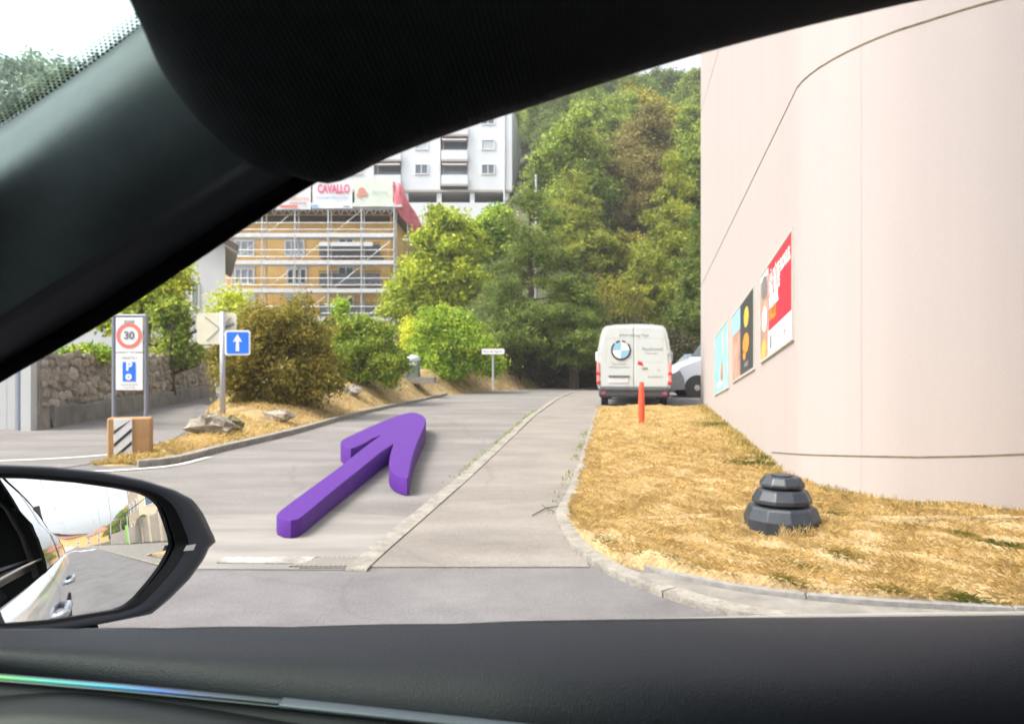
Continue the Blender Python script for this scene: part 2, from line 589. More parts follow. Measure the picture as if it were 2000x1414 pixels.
M['tan_house'] = mat('tan_house', (0.52, 0.42, 0.31), 0.9, var=0.06, scale=1)
M['garden_wall'] = mat('pale_garden_wall', (0.42, 0.37, 0.30), 0.9, var=0.12, scale=2)
M['lime_door'] = flat('lime_door', (0.25, 0.60, 0.06), 0.5)
M['dark_cloth'] = flat('dark_cloth', (0.035, 0.05, 0.055), 0.7)
M['wood_eave'] = mat('dark_eave', (0.07, 0.05, 0.04), 0.8, var=0.2, scale=4)
M['bin_green'] = mat('grey_green_cabinet', (0.13, 0.17, 0.16), 0.5, var=0.1, scale=6)
M['bin_top'] = mat('pale_cabinet_lid', (0.50, 0.56, 0.58), 0.5, var=0.1, scale=6)
# vehicles
M['van_white'] = mat('white_van_paint', (0.50, 0.545, 0.545), 0.35, var=0.03, scale=2, coat=0.4)
M['van_pale'] = mat('pale_blue_van_paint', (0.52, 0.58, 0.66), 0.3, var=0.03, scale=2, coat=0.5)
M['bumper'] = mat('dark_grey_bumper', (0.045, 0.047, 0.052), 0.6, var=0.15, scale=9)
M['tyre'] = mat('tyre_rubber', (0.018, 0.018, 0.02), 0.85, var=0.15, scale=20)
M['rim'] = mat('steel_rim', (0.42, 0.42, 0.44), 0.4, metal=0.6, var=0.1, scale=9)
M['lamp_red'] = flat('red_lamp', (0.55, 0.012, 0.02), 0.2, coat=0.5)
M['lamp_pink'] = flat('clear_red_lamp', (0.62, 0.26, 0.24), 0.2, coat=0.5)
M['lamp_clear'] = flat('clear_lamp', (0.55, 0.60, 0.66), 0.1, coat=0.6)
M['car_black'] = flat('black_car_paint', (0.02, 0.024, 0.03), 0.2, coat=0.7)
M['car_grey'] = flat('grey_car_paint', (0.16, 0.165, 0.18), 0.3, coat=0.6)
M['roundel_black'] = flat('roundel_black', (0.025, 0.024, 0.02), 0.4)
M['roundel_blue'] = flat('roundel_blue', (0.22, 0.44, 0.58), 0.3)
M['roundel_white'] = flat('roundel_white', (0.72, 0.74, 0.76), 0.3)
M['arrow_purple'] = flat('purple_plastic', (0.078, 0.021, 0.20), 0.6, spec=.15)
# own car
M['headliner'] = mat('headliner_cloth', (0.020, 0.022, 0.026), 0.95, var=0.12, scale=60, bump=0.5, bscale=420, bdist=0.002, spec=0.2, bstretch=(1, .25, 1))
def ribbed(m, scale, strength, dist, rot):
    n, l = m.node_tree.nodes, m.node_tree.links
    b = n['Principled BSDF']
    tc = n.new('ShaderNodeTexCoord')
    mp = n.new('ShaderNodeMapping')
    mp.inputs['Rotation'].default_value = rot
    l.new(tc.outputs['Object'], mp.inputs[0])
    w = n.new('ShaderNodeTexWave')
    w.inputs['Scale'].default_value = scale
    w.inputs['Distortion'].default_value = 1.2
    l.new(mp.outputs[0], w.inputs['Vector'])
    bp = n.new('ShaderNodeBump')
    bp.inputs['Strength'].default_value = strength
    bp.inputs['Distance'].default_value = dist
    l.new(w.outputs['Fac'], bp.inputs['Height'])
    l.new(bp.outputs['Normal'], b.inputs['Normal'])


ribbed(M['headliner'], 85.0, 0.22, 0.002, (0, R(25), 0))
M['pillar_trim'] = mat('pillar_cloth', (0.125, 0.150, 0.168), 0.82, var=0.08, scale=50, bump=0.25, bscale=900, bdist=0.001, spec=0.3)
M['seal'] = flat('window_seal', (0.003, 0.003, 0.0035), 0.95, spec=0.02)
M['frame_trim'] = mat('door_frame_trim', (0.075, 0.073, 0.092), 0.75, var=0.06, scale=40, bump=.1, bscale=600, bdist=.001, spec=.3)
M['pad'] = mat('grained_door_pad', (0.0085, 0.0105, 0.016), 0.44, var=0.06, scale=30, bump=0.55, bscale=800, bdist=0.0011, bstretch=(1.0, 0.6, 1.0), spec=0.42)
M['lower_panel'] = mat('lower_door_trim', (0.018, 0.020, 0.023), 0.6, var=0.08, scale=30, bump=.2, bscale=300, bdist=.001)
M['armrest'] = mat('black_armrest', (0.008, 0.009, 0.011), 0.6, var=0.1, scale=20)
M['chrome'] = flat('satin_chrome', (0.50, 0.54, 0.58), 0.22, metal=0.9)
M['housing'] = mat('dark_mirror_plastic', (0.022, 0.030, 0.042), 0.42, var=0.06, scale=30, bump=.1, bscale=700, bdist=.001)
M['bezel'] = flat('black_bezel', (0.004, 0.004, 0.005), 0.5, spec=.3)
M['car_white'] = mat('white_car_paint', (0.55, 0.58, 0.62), 0.16, metal=0.25, var=0.02, scale=2, coat=1.0)
M['car_glass'] = flat('dark_side_glass', (0.03, 0.035, 0.04), 0.03, spec=0.9, coat=0.6)
M['pillar_silver'] = flat('grey_window_surround', (0.22, 0.23, 0.24), 0.3, metal=.4)
mg = bpy.data.materials.new('mirror_glass')
mg.use_nodes = True
_b = mg.node_tree.nodes['Principled BSDF']
_b.inputs['Base Color'].default_value = (0.90, 0.92, 0.93, 1)
_b.inputs['Metallic'].default_value = 1.0
_b.inputs['Roughness'].default_value = 0.0
M['mirror'] = mg


def glass_pane(name, tint, refl=0.06):
    m = bpy.data.materials.new(name)
    m.use_nodes = True
    n, l = m.node_tree.nodes, m.node_tree.links
    n.clear()
    out = n.new('ShaderNodeOutputMaterial')
    tr = n.new('ShaderNodeBsdfTransparent')
    tr.inputs[0].default_value = tint + (1,)
    gl = n.new('ShaderNodeBsdfGlossy')
    gl.inputs['Roughness'].default_value = 0.02
    mx = n.new('ShaderNodeMixShader')
    mx.inputs[0].default_value = refl
    l.new(tr.outputs[0], mx.inputs[1])
    l.new(gl.outputs[0], mx.inputs[2])
    l.new(mx.outputs[0], out.inputs[0])
    return m


M['windscreen'] = glass_pane('tinted_windscreen', (0.80, 0.95, 0.88), 0.07)


def glow_strip():
    """Door light strip: a lit bar whose colour runs from green to blue along the door."""
    m = bpy.data.materials.new('door_light_strip')
    m.use_nodes = True
    n, l = m.node_tree.nodes, m.node_tree.links
    b = n['Principled BSDF']
    b.inputs['Base Color'].default_value = (0.05, 0.07, 0.08, 1)
    b.inputs['Roughness'].default_value = 0.3
    tc = n.new('ShaderNodeTexCoord')
    sp = n.new('ShaderNodeSeparateXYZ')
    l.new(tc.outputs['Object'], sp.inputs[0])
    mr = n.new('ShaderNodeMapRange')
    mr.inputs['From Min'].default_value = -0.50
    mr.inputs['From Max'].default_value = -0.24
    l.new(sp.outputs['X'], mr.inputs['Value'])
    rp = n.new('ShaderNodeValToRGB')
    e = rp.color_ramp.elements
    stops = [(0.0, (0.10, 0.30, 0.08)), (0.10, (0.12, 0.55, 0.10)), (0.28, (0.02, 0.50, 0.36)), (0.50, (0.02, 0.38, 0.55)),
             (0.68, (0.02, 0.13, 0.50)), (0.82, (0.02, 0.04, 0.13)), (1.0, (0.004, 0.006, 0.010))]
    while len(e) < len(stops):
        e.new(0.5)
    for i, (p, c) in enumerate(stops):
        e[i].position = p
        e[i].color = c + (1,)
    l.new(mr.outputs[0], rp.inputs[0])
    l.new(rp.outputs[0], b.inputs['Emission Color'])
    b.inputs['Emission Strength'].default_value = 0.35
    return m


M['light_strip'] = glow_strip()

LEAF = {
    'brown_bush': leaf_mat('rusty_bush_leaves', [(0.0726, 0.08472, 0.01216), (0.1783, 0.1749, 0.02432), (0.33, 0.2801, 0.04712), (0.4884, 0.3689, 0.076)]),
    'green_bush': leaf_mat('green_bush_leaves', [(0.04775, 0.09135, 0.01257), (0.1534, 0.2436, 0.02723), (0.3239, 0.4263, 0.05238), (0.5798, 0.5786, 0.09427)]),
    'bright': leaf_mat('bright_leaves', [(0.06359, 0.1324, 0.01656), (0.2024, 0.3448, 0.02839), (0.4048, 0.5795, 0.05203), (0.7227, 0.75, 0.09459)]),
    'yellow': leaf_mat('yellow_green_leaves', [(0.1501, 0.217, 0.02129), (0.4337, 0.5339, 0.04258), (0.69, 0.72, 0.06623), (0.69, 0.72, 0.07096)]),
    'pine': leaf_mat('pine_needles', [(0.03695, 0.0693, 0.01373), (0.1056, 0.1621, 0.02883), (0.2006, 0.2683, 0.05148), (0.3167, 0.3801, 0.08236)], 0.4),
    'pine_light': leaf_mat('light_pine_needles', [(0.08694, 0.118, 0.01589), (0.2111, 0.2546, 0.03251), (0.3726, 0.4099, 0.0578), (0.5465, 0.5589, 0.1011)], 0.4),
    'wood_green': leaf_mat('woodland_leaves', [(0.06188, 0.1057, 0.02226), (0.1702, 0.2494, 0.04081), (0.3246, 0.4255, 0.06491), (0.5259, 0.5871, 0.1113)]),
    'wood_dark': leaf_mat('dark_woodland_leaves', [(0.03711, 0.07631, 0.02597), (0.09899, 0.1615, 0.04451), (0.1917, 0.27, 0.06679), (0.3402, 0.4109, 0.09271)]),
    'wood_olive': leaf_mat('olive_woodland_leaves', [(0.09899, 0.1115, 0.02226), (0.2629, 0.27, 0.04081), (0.4641, 0.4255, 0.06491), (0.645, 0.5576, 0.1113)]),
    'ochre': leaf_mat('ochre_leaves', [(0.10, 0.10, 0.032), (0.20, 0.185, 0.055), (0.31, 0.265, 0.08), (0.44, 0.34, 0.10)], 0.4),
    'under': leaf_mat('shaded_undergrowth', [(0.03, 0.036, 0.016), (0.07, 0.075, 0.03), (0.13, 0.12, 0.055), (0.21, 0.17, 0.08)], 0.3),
    'dry': leaf_mat('dry_grass', [(0.12, 0.18, 0.03), (0.34, 0.28, 0.07), (0.66, 0.49, 0.20), (0.80, 0.62, 0.31), (0.84, 0.71, 0.43)], 0.5),
    'weed': leaf_mat('kerb_weeds', [(0.0812, 0.1392, 0.03248), (0.1971, 0.2784, 0.058), (0.3944, 0.4408, 0.0928), (0.696, 0.6032, 0.1856)]),
    'hazed_pine': leaf_mat('hazed_pine_needles', [(0.12, 0.16, 0.12), (0.20, 0.26, 0.19), (0.28, 0.34, 0.25), (0.36, 0.42, 0.30)], .45),  # leaf colours paled and greyed to imitate haze and windscreen glare
}

# ------------------------------------------------------------------ the setting: ground, roads
def sheet(name, pts, z, m, kind='structure'):
    """Flat polygon sheet with a short skirt round its edge."""
    b = MB()
    a2 = sum(pts[i - 1][0] * pts[i][1] - pts[i][0] * pts[i - 1][1] for i in range(len(pts)))
    pts = list(pts) if a2 > 0 else list(pts)[::-1]
    k = len(pts)
    b.v = [Vector((p[0], p[1], z)) for p in pts] + [Vector((p[0], p[1], z - .03)) for p in pts]
    b.f = [tuple(range(k))] + [(k + i, k + (i + 1) % k, (i + 1) % k, i) for i in range(k)]
    me = mesh(name, b.v, b.f)
    o = obj(name, me, m)
    return tag(o, kind=kind)


def road_right(D):
    return float(np.interp(D, [4.8, 5.9, 8.4, 10.2, 17.9, 26, 31, 36], [-1.0, -.86, -.55, -.35, .5, 1.62, 2.55, 4.2]))


def road_left(D):
    return float(np.interp(D, [9.2, 9.65, 11.0, 13.3, 18.2, 22.4, 28.2, 31, 36], [-5.0, -4.44, -4.33, -4.05, -3.78, -3.26, -2.54, -1.1, 1.6]))


def lawn_left(D):
    return float(np.interp(D, [3.5, 3.95, 4.09, 4.19, 4.36, 4.65, 4.97, 5.54, 6.15, 6.56, 7.58, 11, 20.4],
                           [13, 2.74, 1.98, 1.62, 1.27, .93, .60, .50, .47, .51, .66, 1.13, 2.38]))


def wall_x(D):
    return float(np.interp(D, [5.85, 5.95, 6.22, 6.55, 6.84, 7.45, 8.0, 22.4], [13, 5.5, 4.31, 3.63, 3.31, 3.10, 3.05, 5.72]))


def hill_z(x, y):
    def ramp(d, s0, k, w=10.0):
        t = d - s0
        return 0.0 if t <= 0 else (k * t * t / (2 * w) if t < w else k * (t - w / 2))
    mixx = min(1.0, max(0.0, (x + 8) / 12))
    z = (1 - mixx) * ramp(y, 56, 0.58) + mixx * ramp(y, 35, 0.54)
    top = 60 + 3 * math.sin(x * .07 + 1) + 2 * math.sin(x * .19)
    return top * math.tanh(z / top * 1.05)


nx, ny = 70, 60
xs = np.concatenate([np.linspace(-400, -60, 12, endpoint=False), np.linspace(-60, 80, 46, endpoint=False), np.linspace(80, 400, 12)])
ys = np.concatenate([np.linspace(-200, 30, 8, endpoint=False), np.linspace(30, 150, 42, endpoint=False), np.linspace(150, 600, 10)])
rows = [[(x, y, -0.03 + hill_z(x, y)) for x in xs] for y in ys]
b = MB().grid(rows)
o = b.build('ground', M['forest_floor'], smooth=True)
tag(o, kind='structure')

sheet('street', [(-90, -9), (160, -9), (160, 6.6), (13, 6.2), (3, 5.2), (0, 5.2), (0, 9), (-3.9, 14), (-3.9, 40), (-90, 40)], 0.0, M['asphalt'])
ds = np.linspace(4.95, 36, 40)
sheet('side_road', [(-9.5, 4.86), (-1.05, 4.76)] + [(road_right(d), d) for d in ds] + [(road_left(d), d) for d in ds[::-1] if d > 9.2] + [(-5.3, 8.9), (-9.0, 8.6)], 0.004, M['asphalt_old'])
sheet('concrete_apron', [(-4.4, 4.80), (-1.08, 4.74), (-.93, 5.5), (-.80, 6.3), (-1.6, 6.55), (-2.6, 6.4), (-4.6, 6.6)], 0.008, M['apron'])
sheet('branch_road', [(-60, 8.4), (-5.9, 8.4), (-5.45, 9.6), (-5.4, 10.6), (-5.6, 12.0), (-6.3, 14.5), (-8.6, 20), (-10.2, 26), (-14, 40), (-19, 40), (-11.5, 27), (-10.2, 20), (-9.6, 14.6), (-22, 13.6), (-60, 13.4)], 0.008, M['asphalt_old'])
dd = np.linspace(4.8, 33, 50)
sheet('footpath', [(road_right(d) + 0.08, d) for d in dd] + [(4.6, 33), (2.5, 21)] + [(lawn_left(d) - .03 if d > 4.97 else .5, d) for d in dd[::-1] if d < 20.3], 0.010, M['path'])
sheet('parking_lot', [(2.42, 20.35), (5.6, 20.35), (16, 22.5), (30, 33), (4.4, 33)], 0.006, M['asphalt'])
sheet('pavement', [(1.0, 4.6), (1.27, 4.33), (1.62, 4.16), (1.98, 4.06), (2.74, 3.92), (4, 3.75), (13, 3.6), (13, 6.0), (160, 6.4), (160, 3.15), (4, 3.25), (2.2, 3.6), (1.336, 3.88), (.93, 4.2), (.62, 4.75)], 0.012, M['sidewalk'])

# lawn with relief
lr = []
for d in np.concatenate([np.linspace(3.55, 8.2, 70), np.linspace(8.3, 20.6, 60)]):
    l0, r0 = lawn_left(d), wall_x(d) + .12
    r0 = min(r0, 13)
    row = []
    for u in np.linspace(0, 1, 46):
        x = l0 + (r0 - l0) * u ** (1.8 if d < 6 else 1)
        e = min(1, u * (r0 - l0) / .25)
        z = -0.005 + .08 * e + e * (.018 * math.sin(x * 3.1 + d * 2.3) + .015 * math.sin(x * 7.3 - d * 5.1) + .01 * math.sin(13 * x + 11 * d))
        row.append((x, d, z))
    lr.append(row)
o = MB().grid(lr).build('lawn', M['lawn'], smooth=True)
tag(o, kind='structure')


def lawn_z(x, d):
    return 0.075 + (.018 * math.sin(x * 3.1 + d * 2.3) + .015 * math.sin(x * 7.3 - d * 5.1) + .01 * math.sin(13 * x + 11 * d))


# island between the two roads, a low bank that rises with distance
def island_left(D):
    return float(np.interp(D, [9.0, 9.6, 11.8, 14, 20, 26, 40], [-5.30, -5.4, -5.45, -6.0, -8.3, -9.9, -13.5]))


def island_z(x, D):
    l0, r0 = island_left(D), road_left(D)
    w = r0 - l0
    u = (x - l0) / max(w, .01)
    e1 = min(1, max(0, (1 - u) * w / 1.3))
    e2 = min(1, max(0, u * w / 0.8))
    s = lambda t: t * t * (3 - 2 * t)
    h = np.interp(D, [9, 10.5, 15, 19, 24, 40], [0.05, .13, .28, .45, .85, 1.1])
    return -0.02 + .07 * min(1, 4 * min(e1, e2)) * min(1, max(0, (D - 9.3) / .5)) + h * s(e1) * s(e2) + 0.025 * math.sin(5 * x + 3 * D) * s(e1) * s(e2)


ir = []
for d in np.linspace(9.3, 40, 110):
    l0, r0 = island_left(d), road_left(d)
    ir.append([(l0 + (r0 - l0) * u, d, island_z(l0 + (r0 - l0) * u, d)) for u in np.linspace(0, 1, 34)])
o = MB().grid(ir).build('earth_bank', M['earth'], smooth=True)
tag(o, kind='structure')


# kerbs: each kerb stone a piece of its own
def kerb(name, pts, width, h, m, step=0.95, z0=-0.02):
    root = thing(name, None, None)
    tag(root, kind='structure')
    p = spline(pts, 200)
    L = float(np.sum(np.linalg.norm(np.diff(p, axis=0), axis=1)))
    n = max(2, int(L / step))
    q = resample(p, n * 4 + 1)
    for i in range(n):
        seg = q[i * 4:i * 4 + 5]
        prof_l, prof_r = [], []
        for k in range(5):
            a = seg[min(k + 1, 4)] - seg[max(k - 1, 0)]
            a = a / np.linalg.norm(a)
            c = seg[k].copy()
            if k == 0:
                c = c + a * 0.002
            if k == 4:
                c = c - a * 0.002
            nr = np.array([-a[1], a[0]])
            prof_l.append(c + nr * width / 2)
            prof_r.append(c - nr * width / 2)
        poly = prof_l + prof_r[::-1]
        dz = random.uniform(-.004, .004)
        bb = MB()
        nn = len(poly)
        cen = np.mean(poly, axis=0)
        lo = [(v[0], v[1], z0) for v in poly]
        mi = [(v[0], v[1], h + dz - .012) for v in poly]
        hi = [(cen[0] + (v[0] - cen[0]) * .985 * 1.0, cen[1] + (v[1] - cen[1]) * .985, h + dz) for v in poly]
        bb.v = [Vector(v) for v in lo + mi + hi]
        for k in range(nn):
            j = (k + 1) % nn
            bb.f.append((k, j, nn + j, nn + k))
            bb.f.append((nn + k, nn + j, 2 * nn + j, 2 * nn + k))
        bb.f += [tuple(range(2 * nn + 4, 2 * nn - 1, -1)) + ()] if False else []
        for k in range(4):
            bb.f.append((2 * nn + k, 2 * nn + k + 1, 2 * nn + nn - 2 - k, 2 * nn + nn - 1 - k))
        bb.build('kerb_stone', m, root)
    return root


kerb('road_kerb', [(road_right(d), d) for d in (4.72, 5.4, 6.5, 8.4, 10.2, 13, 18, 26, 31, 33)], 0.145, 0.020, M['kerb'], 1.0)
kerb('lawn_kerb', [(2.36, 20.3), (1.12, 11), (.64, 7.58), (.46, 6.56), (.43, 6.15), (.455, 5.54), (.545, 4.97), (.76, 4.46), (.94, 4.17), (1.12, 4.0), (1.34, 3.84), (2.2, 3.52), (4, 3.2), (12, 3.12), (45, 3.1)], 0.12, 0.040, M['kerb'], 0.9)
kerb('granite_kerb', [(.86, 4.78), (.95, 4.62), (1.28, 4.34), (1.63, 4.17), (1.98, 4.065), (2.74, 3.93), (4, 3.75), (8, 3.62), (13, 3.58)], 0.075, 0.042, M['granite'], 1.0)
kerb('bank_kerb', [(-4.72, 9.32), (-4.42, 9.65), (-4.31, 11.0), (-4.03, 13.3), (-3.76, 18.2), (-3.24, 22.4), (-2.52, 28.2)], 0.14, 0.09, M['kerb'], 1.0)

# painted lines
def line_strip(name, pts, w, z, m=None):
    p = spline(pts, 40)
    lft, rgt = [], []
    for k in range(len(p)):
        a = p[min(k + 1, len(p) - 1)] - p[max(k - 1, 0)]
        a /= np.linalg.norm(a)
        nr = np.array([-a[1], a[0]])
        lft.append((*(p[k] + nr * w / 2), z))
        rgt.append((*(p[k] - nr * w / 2), z))
    o = MB().grid([lft, rgt]).build(name, m or M['white_paint'])
    if o.data.polygons[0].normal.z < 0:
        o.data.flip_normals()
    return tag(o, kind='structure')


line_strip('road_marking', [(-9.0, 9.9), (-7.2, 9.75), (-5.75, 10.4), (-5.45, 12.0), (-5.6, 13.6)], 0.11, 0.014)
line_strip('road_marking', [(-6.0, 8.75), (-5.1, 8.85), (-4.35, 9.3), (-4.17, 10.2)], 0.10, 0.014)
line_strip('road_marking', [(-8.5, 9.2), (-6.9, 9.05), (-6.0, 9.05)], 0.25, 0.014)
sheet('road_marking', [(-3.1, 4.90), (-2.45, 4.89), (-2.45, 5.02), (-3.1, 5.03)], 0.016, M['worn_paint'])
sheet('road_marking', [(-1.95, 4.88), (-1.36, 4.86), (-1.33, 5.02), (-1.95, 5.03)], 0.016, M['worn_paint'])

# drain grate set in the gutter
g0 = thing('drain_grate', 'narrow slotted drain grate in the gutter at the mouth of the side road', 'drain grate', (-1.17, 4.9, 0.0))
bb = MB().box((-1.17, 4.9, 0.008), (.40, .28, .008))
bb.build('grate_pan', mat('grate_shadow', (.10, .095, .09), .9), g0, True)
mgr = mat('grate_bar', (.31, .29, .26), .8, var=.2, scale=20)
barm = None
for i in range(13):
    if barm is None:
        barm = MB().box((0, 0, 0), (.013, .28, .008), rz=R(-38)).build('bar', mgr, g0)
        bo = barm
    else:
        bo = barm.copy()
        COL.objects.link(bo)
        bo.parent = g0
    bo.location = (-.19 + i * .0315, 0, .0145)

# ------------------------------------------------------------------ dry grass, weeds
def blades(name, pos, length, width, tilt, tint, m, parent=None):
    N = len(pos)
    az = rng.random(N) * 2 * math.pi
    d = np.stack([np.cos(az) * np.sin(tilt), np.sin(az) * np.sin(tilt), np.cos(tilt)], 1)
    s = np.stack([-np.sin(az), np.cos(az), np.zeros(N)], 1)
    tip = pos + d * length[:, None]
    mid = pos + d * length[:, None] * .55 + np.array([0, 0, .12]) * length[:, None]
    w = width[:, None]
    v = np.stack([pos - s * w, pos + s * w, mid + s * w * .7, tip, mid - s * w * .7], 1).reshape(-1, 3)
    me = bpy.data.meshes.new(name)
    me.vertices.add(5 * N)
    me.vertices.foreach_set('co', v.astype(np.float32).ravel())
    me.loops.add(5 * N)
    me.loops.foreach_set('vertex_index', np.arange(5 * N, dtype=np.int32))
    me.polygons.add(N)
    me.polygons.foreach_set('loop_start', np.arange(0, 5 * N, 5, dtype=np.int32))
    me.update(calc_edges=True)
    at = me.attributes.new('tint', 'FLOAT', 'FACE')
    at.data.foreach_set('value', np.clip(tint, 0, 1).astype(np.float32))
    return obj(name, me, m, parent)


def noise2(x, y, seed=0.0):
    return (np.sin(x * 1.7 + seed + 1.3 * np.sin(y * 1.1 + seed)) + np.sin(y * 2.3 - seed + 1.1 * np.sin(x * 2.9)) + .7 * np.sin(4.3 * x + 3.1 * y + seed)) / 2.7


def lawn_blades(n, dmin, dmax, power, L, W):
    d = dmin + (dmax - dmin) * rng.random(n) ** power
    lo = np.array([lawn_left(v) for v in d]) + .03
    hi = np.minimum(np.array([wall_x(v) for v in d]) - .01, np.maximum(.80 * d, lo + .1))
    ok = hi > lo
    d, lo, hi = d[ok], lo[ok], hi[ok]
    x = lo + (hi - lo) * rng.random(len(d))
    z = np.array([lawn_z(a, b_) for a, b_ in zip(x, d)]) - .012
    return np.stack([x, d, z], 1), hi


GREEN = [(1170, 1055, .22), (1260, 1090, .12), (1640, 1080, .16), (1950, 1060, .26), (1620, 1005, .12), (1900, 1165, .22), (1750, 1160, .14),
         (1560, 1105, .15), (1290, 1098, .14), (1470, 900, .5), (1880, 1040, .12), (1700, 965, .12), (1330, 1110, .1), (1405, 830, .7), (1530, 1140, .15)]
parts_pos, parts_t, parts_l, parts_w, parts_tilt = [], [], [], [], []
for n, a, c, pw, L, W in ((150000, 3.75, 7.0, 1.0, .045, .0013), (110000, 5.5, 12, 1.3, .055, .0021), (60000, 10, 20.4, 1.2, .07, .0040)):
    pos, hi = lawn_blades(n, a, c, pw, L, W)
    k = len(pos)
    nz = noise2(pos[:, 0] * 1.6, pos[:, 1] * 1.4, 3.0)
    nz2 = noise2(pos[:, 0] * 6.1, pos[:, 1] * 5.3, 9.0)
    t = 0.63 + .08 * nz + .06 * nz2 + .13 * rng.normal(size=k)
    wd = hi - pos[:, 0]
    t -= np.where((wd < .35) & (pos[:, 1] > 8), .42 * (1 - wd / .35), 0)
    for (gx, gy, r) in GREEN:
        gp = G(gx, gy, .08)
        q = np.hypot(pos[:, 0] - gp.x, (pos[:, 1] - gp.y))
        t -= np.clip(1 - q / r, 0, 1) * .85
    parts_pos.append(pos)
    parts_t.append(t)
    parts_l.append(L * (.5 + rng.random(k)) * (1 + .4 * nz2))
    parts_w.append(np.full(k, W) * (.6 + .8 * rng.random(k)))
    parts_tilt.append(np.clip(1.32 + .22 * rng.normal(size=k), .2, 1.55))
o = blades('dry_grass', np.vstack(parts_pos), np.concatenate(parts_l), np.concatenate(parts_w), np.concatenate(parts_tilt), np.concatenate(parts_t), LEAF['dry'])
tag(o, 'scorched yellow lawn grass between the footpath and the curved cream wall', 'grass', kind='stuff')
# taller fringe of grass along the wall foot
n = 5200
dw = np.where(rng.random(n) < .5, 5.86 + 2.2 * rng.random(n) ** 1.5, 8 + 12 * rng.random(n))
xw = np.array([wall_x(v) for v in dw]) - .02 - np.abs(.11 * rng.normal(size=n)) * np.where(dw > 8, 1.6, 1)
keep = xw < .85 * dw
dw, xw = dw[keep], xw[keep]
pos = np.stack([xw, dw - np.where(dw < 7, .05 + .1 * rng.random(len(dw)), 0), np.full(len(dw), .06)], 1)
o = blades('wall_foot_grass', pos, (.02 + .06 * rng.random(len(dw)) ** 2) * (1 + .05 * dw), .0014 + .0003 * dw, np.abs(.4 * rng.normal(size=len(dw))), .36 + .2 * rng.normal(size=len(dw)), LEAF['dry'])
tag(o, 'taller yellow green grass growing along the foot of the cream wall', 'grass', kind='stuff')
# grass on the bank
n = 26000
dk = 9.5 + 22 * rng.random(n) ** 1.5
uk = rng.random(n)
lk = np.array([island_left(v) for v in dk])
rk = np.array([road_left(v) for v in dk])
xk = lk + (rk - lk) * uk
zk = np.array([island_z(a, c) for a, c in zip(xk, dk)])
nz = noise2(xk * 1.3, dk * 1.2, 5.0)
keep = nz > -.35
o = blades('bank_grass', np.stack([xk, dk, zk], 1)[keep], (.04 + .07 * rng.random(n))[keep], (.0022 + .00025 * dk)[keep], (np.clip(1.05 + .35 * rng.normal(size=n), .1, 1.5))[keep], (.46 + .16 * nz + .12 * rng.normal(size=n))[keep], LEAF['dry'])
tag(o, 'thin dry grass on the earth bank between the two roads', 'grass', kind='stuff')
# weeds in the kerb joints
wp = []
for (fx, d0, d1, k, s) in ((road_left, 9.7, 22, 5200, .02), (lambda d: road_right(d) - .09, 8, 20, 900, -.01), (lambda d: lawn_left(d) - .11, 6.3, 14, 500, -.02)):
    d = d0 + (d1 - d0) * rng.random(k)
    on = noise2(d * 2.2, d * 1.1, fx(10.0)) > -.1
    d = d[on]
    x = np.array([fx(v) for v in d]) + .035 * rng.normal(size=len(d)) + s
    wp.append(np.stack([x, d, np.full(len(d), .01)], 1))
wp = np.vstack(wp)
o = blades('kerb_weeds', wp, .010 + .035 * rng.random(len(wp)), .0016 + .0003 * wp[:, 1], np.abs(.6 * rng.normal(size=len(wp))), .4 + .2 * rng.normal(size=len(wp)), LEAF['weed'])
tag(o, 'low green weeds growing along the kerb edges of the side road', 'weeds', kind='stuff')

# ------------------------------------------------------------------ curved cream building on the right
bld = thing('commercial_building', 'tall windowless cream building with a rounded corner at the edge of the dry lawn', 'building', (4.3, 9, 0))
straight = [(5.72 - (5.72 - 3.05) * t, 22.4 - 14.4 * t) for t in (list(np.linspace(0, .9, 18)) + [.93, .95, .97, .985, 1.0])]
curve = spline([(3.05, 8.0), (3.015, 7.72), (3.09, 7.30), (3.33, 6.84), (3.70, 6.52), (4.31, 6.22), (5.5, 5.98), (8, 5.87), (13, 5.87)], 70)
wall_line = [np.array(p) for p in straight[:-1]] + [np.array(p) for p in curve]
poly = [tuple(p) for p in wall_line] + [(14, 28.4), (7.62, 28.4)]
zs = [-.1, .6, 1.4, 2.6, 4, 6, 9, 13]
bb = MB()
n_p = len(poly)
for z in zs:
    bb.v += [Vector((p[0], p[1], z)) for p in poly]
for i in range(len(zs) - 1):
    for k in range(n_p):
        j = (k + 1) % n_p
        bb.f.append((i * n_p + k, i * n_p + j, (i + 1) * n_p + j, (i + 1) * n_p + k))
bb.f.append(tuple(range((len(zs) - 1) * n_p, len(zs) * n_p)))
w_ob = bb.build('wall', M['render'], bld, True)
w_ob.data.validate()
# shade smooth only on the vertical faces of the curve
w_ob.data.polygons.foreach_set('use_smooth', [abs(p.normal.z) < .5 and p.center.y < 12 and p.center.x < 12.8 for p in w_ob.data.polygons])


def wall_normal(i):
    a = wall_line[min(i + 1, len(wall_line) - 1)] - wall_line[max(i - 1, 0)]
    a = a / np.linalg.norm(a)
    return np.array([a[1], -a[0]])      # outwards (towards the camera side)


def seam(zf, h, i0, i1, m, proud=.004, name='joint'):
    up, lo, upi, loi = [], [], [], []
    for i in range(i0, i1):
        p = wall_line[i]
        nn = wall_normal(i)
        if np.dot(nn, np.array([0, 0]) - p) < 0:
            nn = -nn
        q = p + nn * proud
        z = zf(p)
        up.append((q[0], q[1], z + h / 2))
        lo.append((q[0], q[1], z - h / 2))
        upi.append((p[0], p[1], z + h / 2))
        loi.append((p[0], p[1], z - h / 2))
    MB().grid([upi, up, lo, loi]).build(name, m, bld, True)


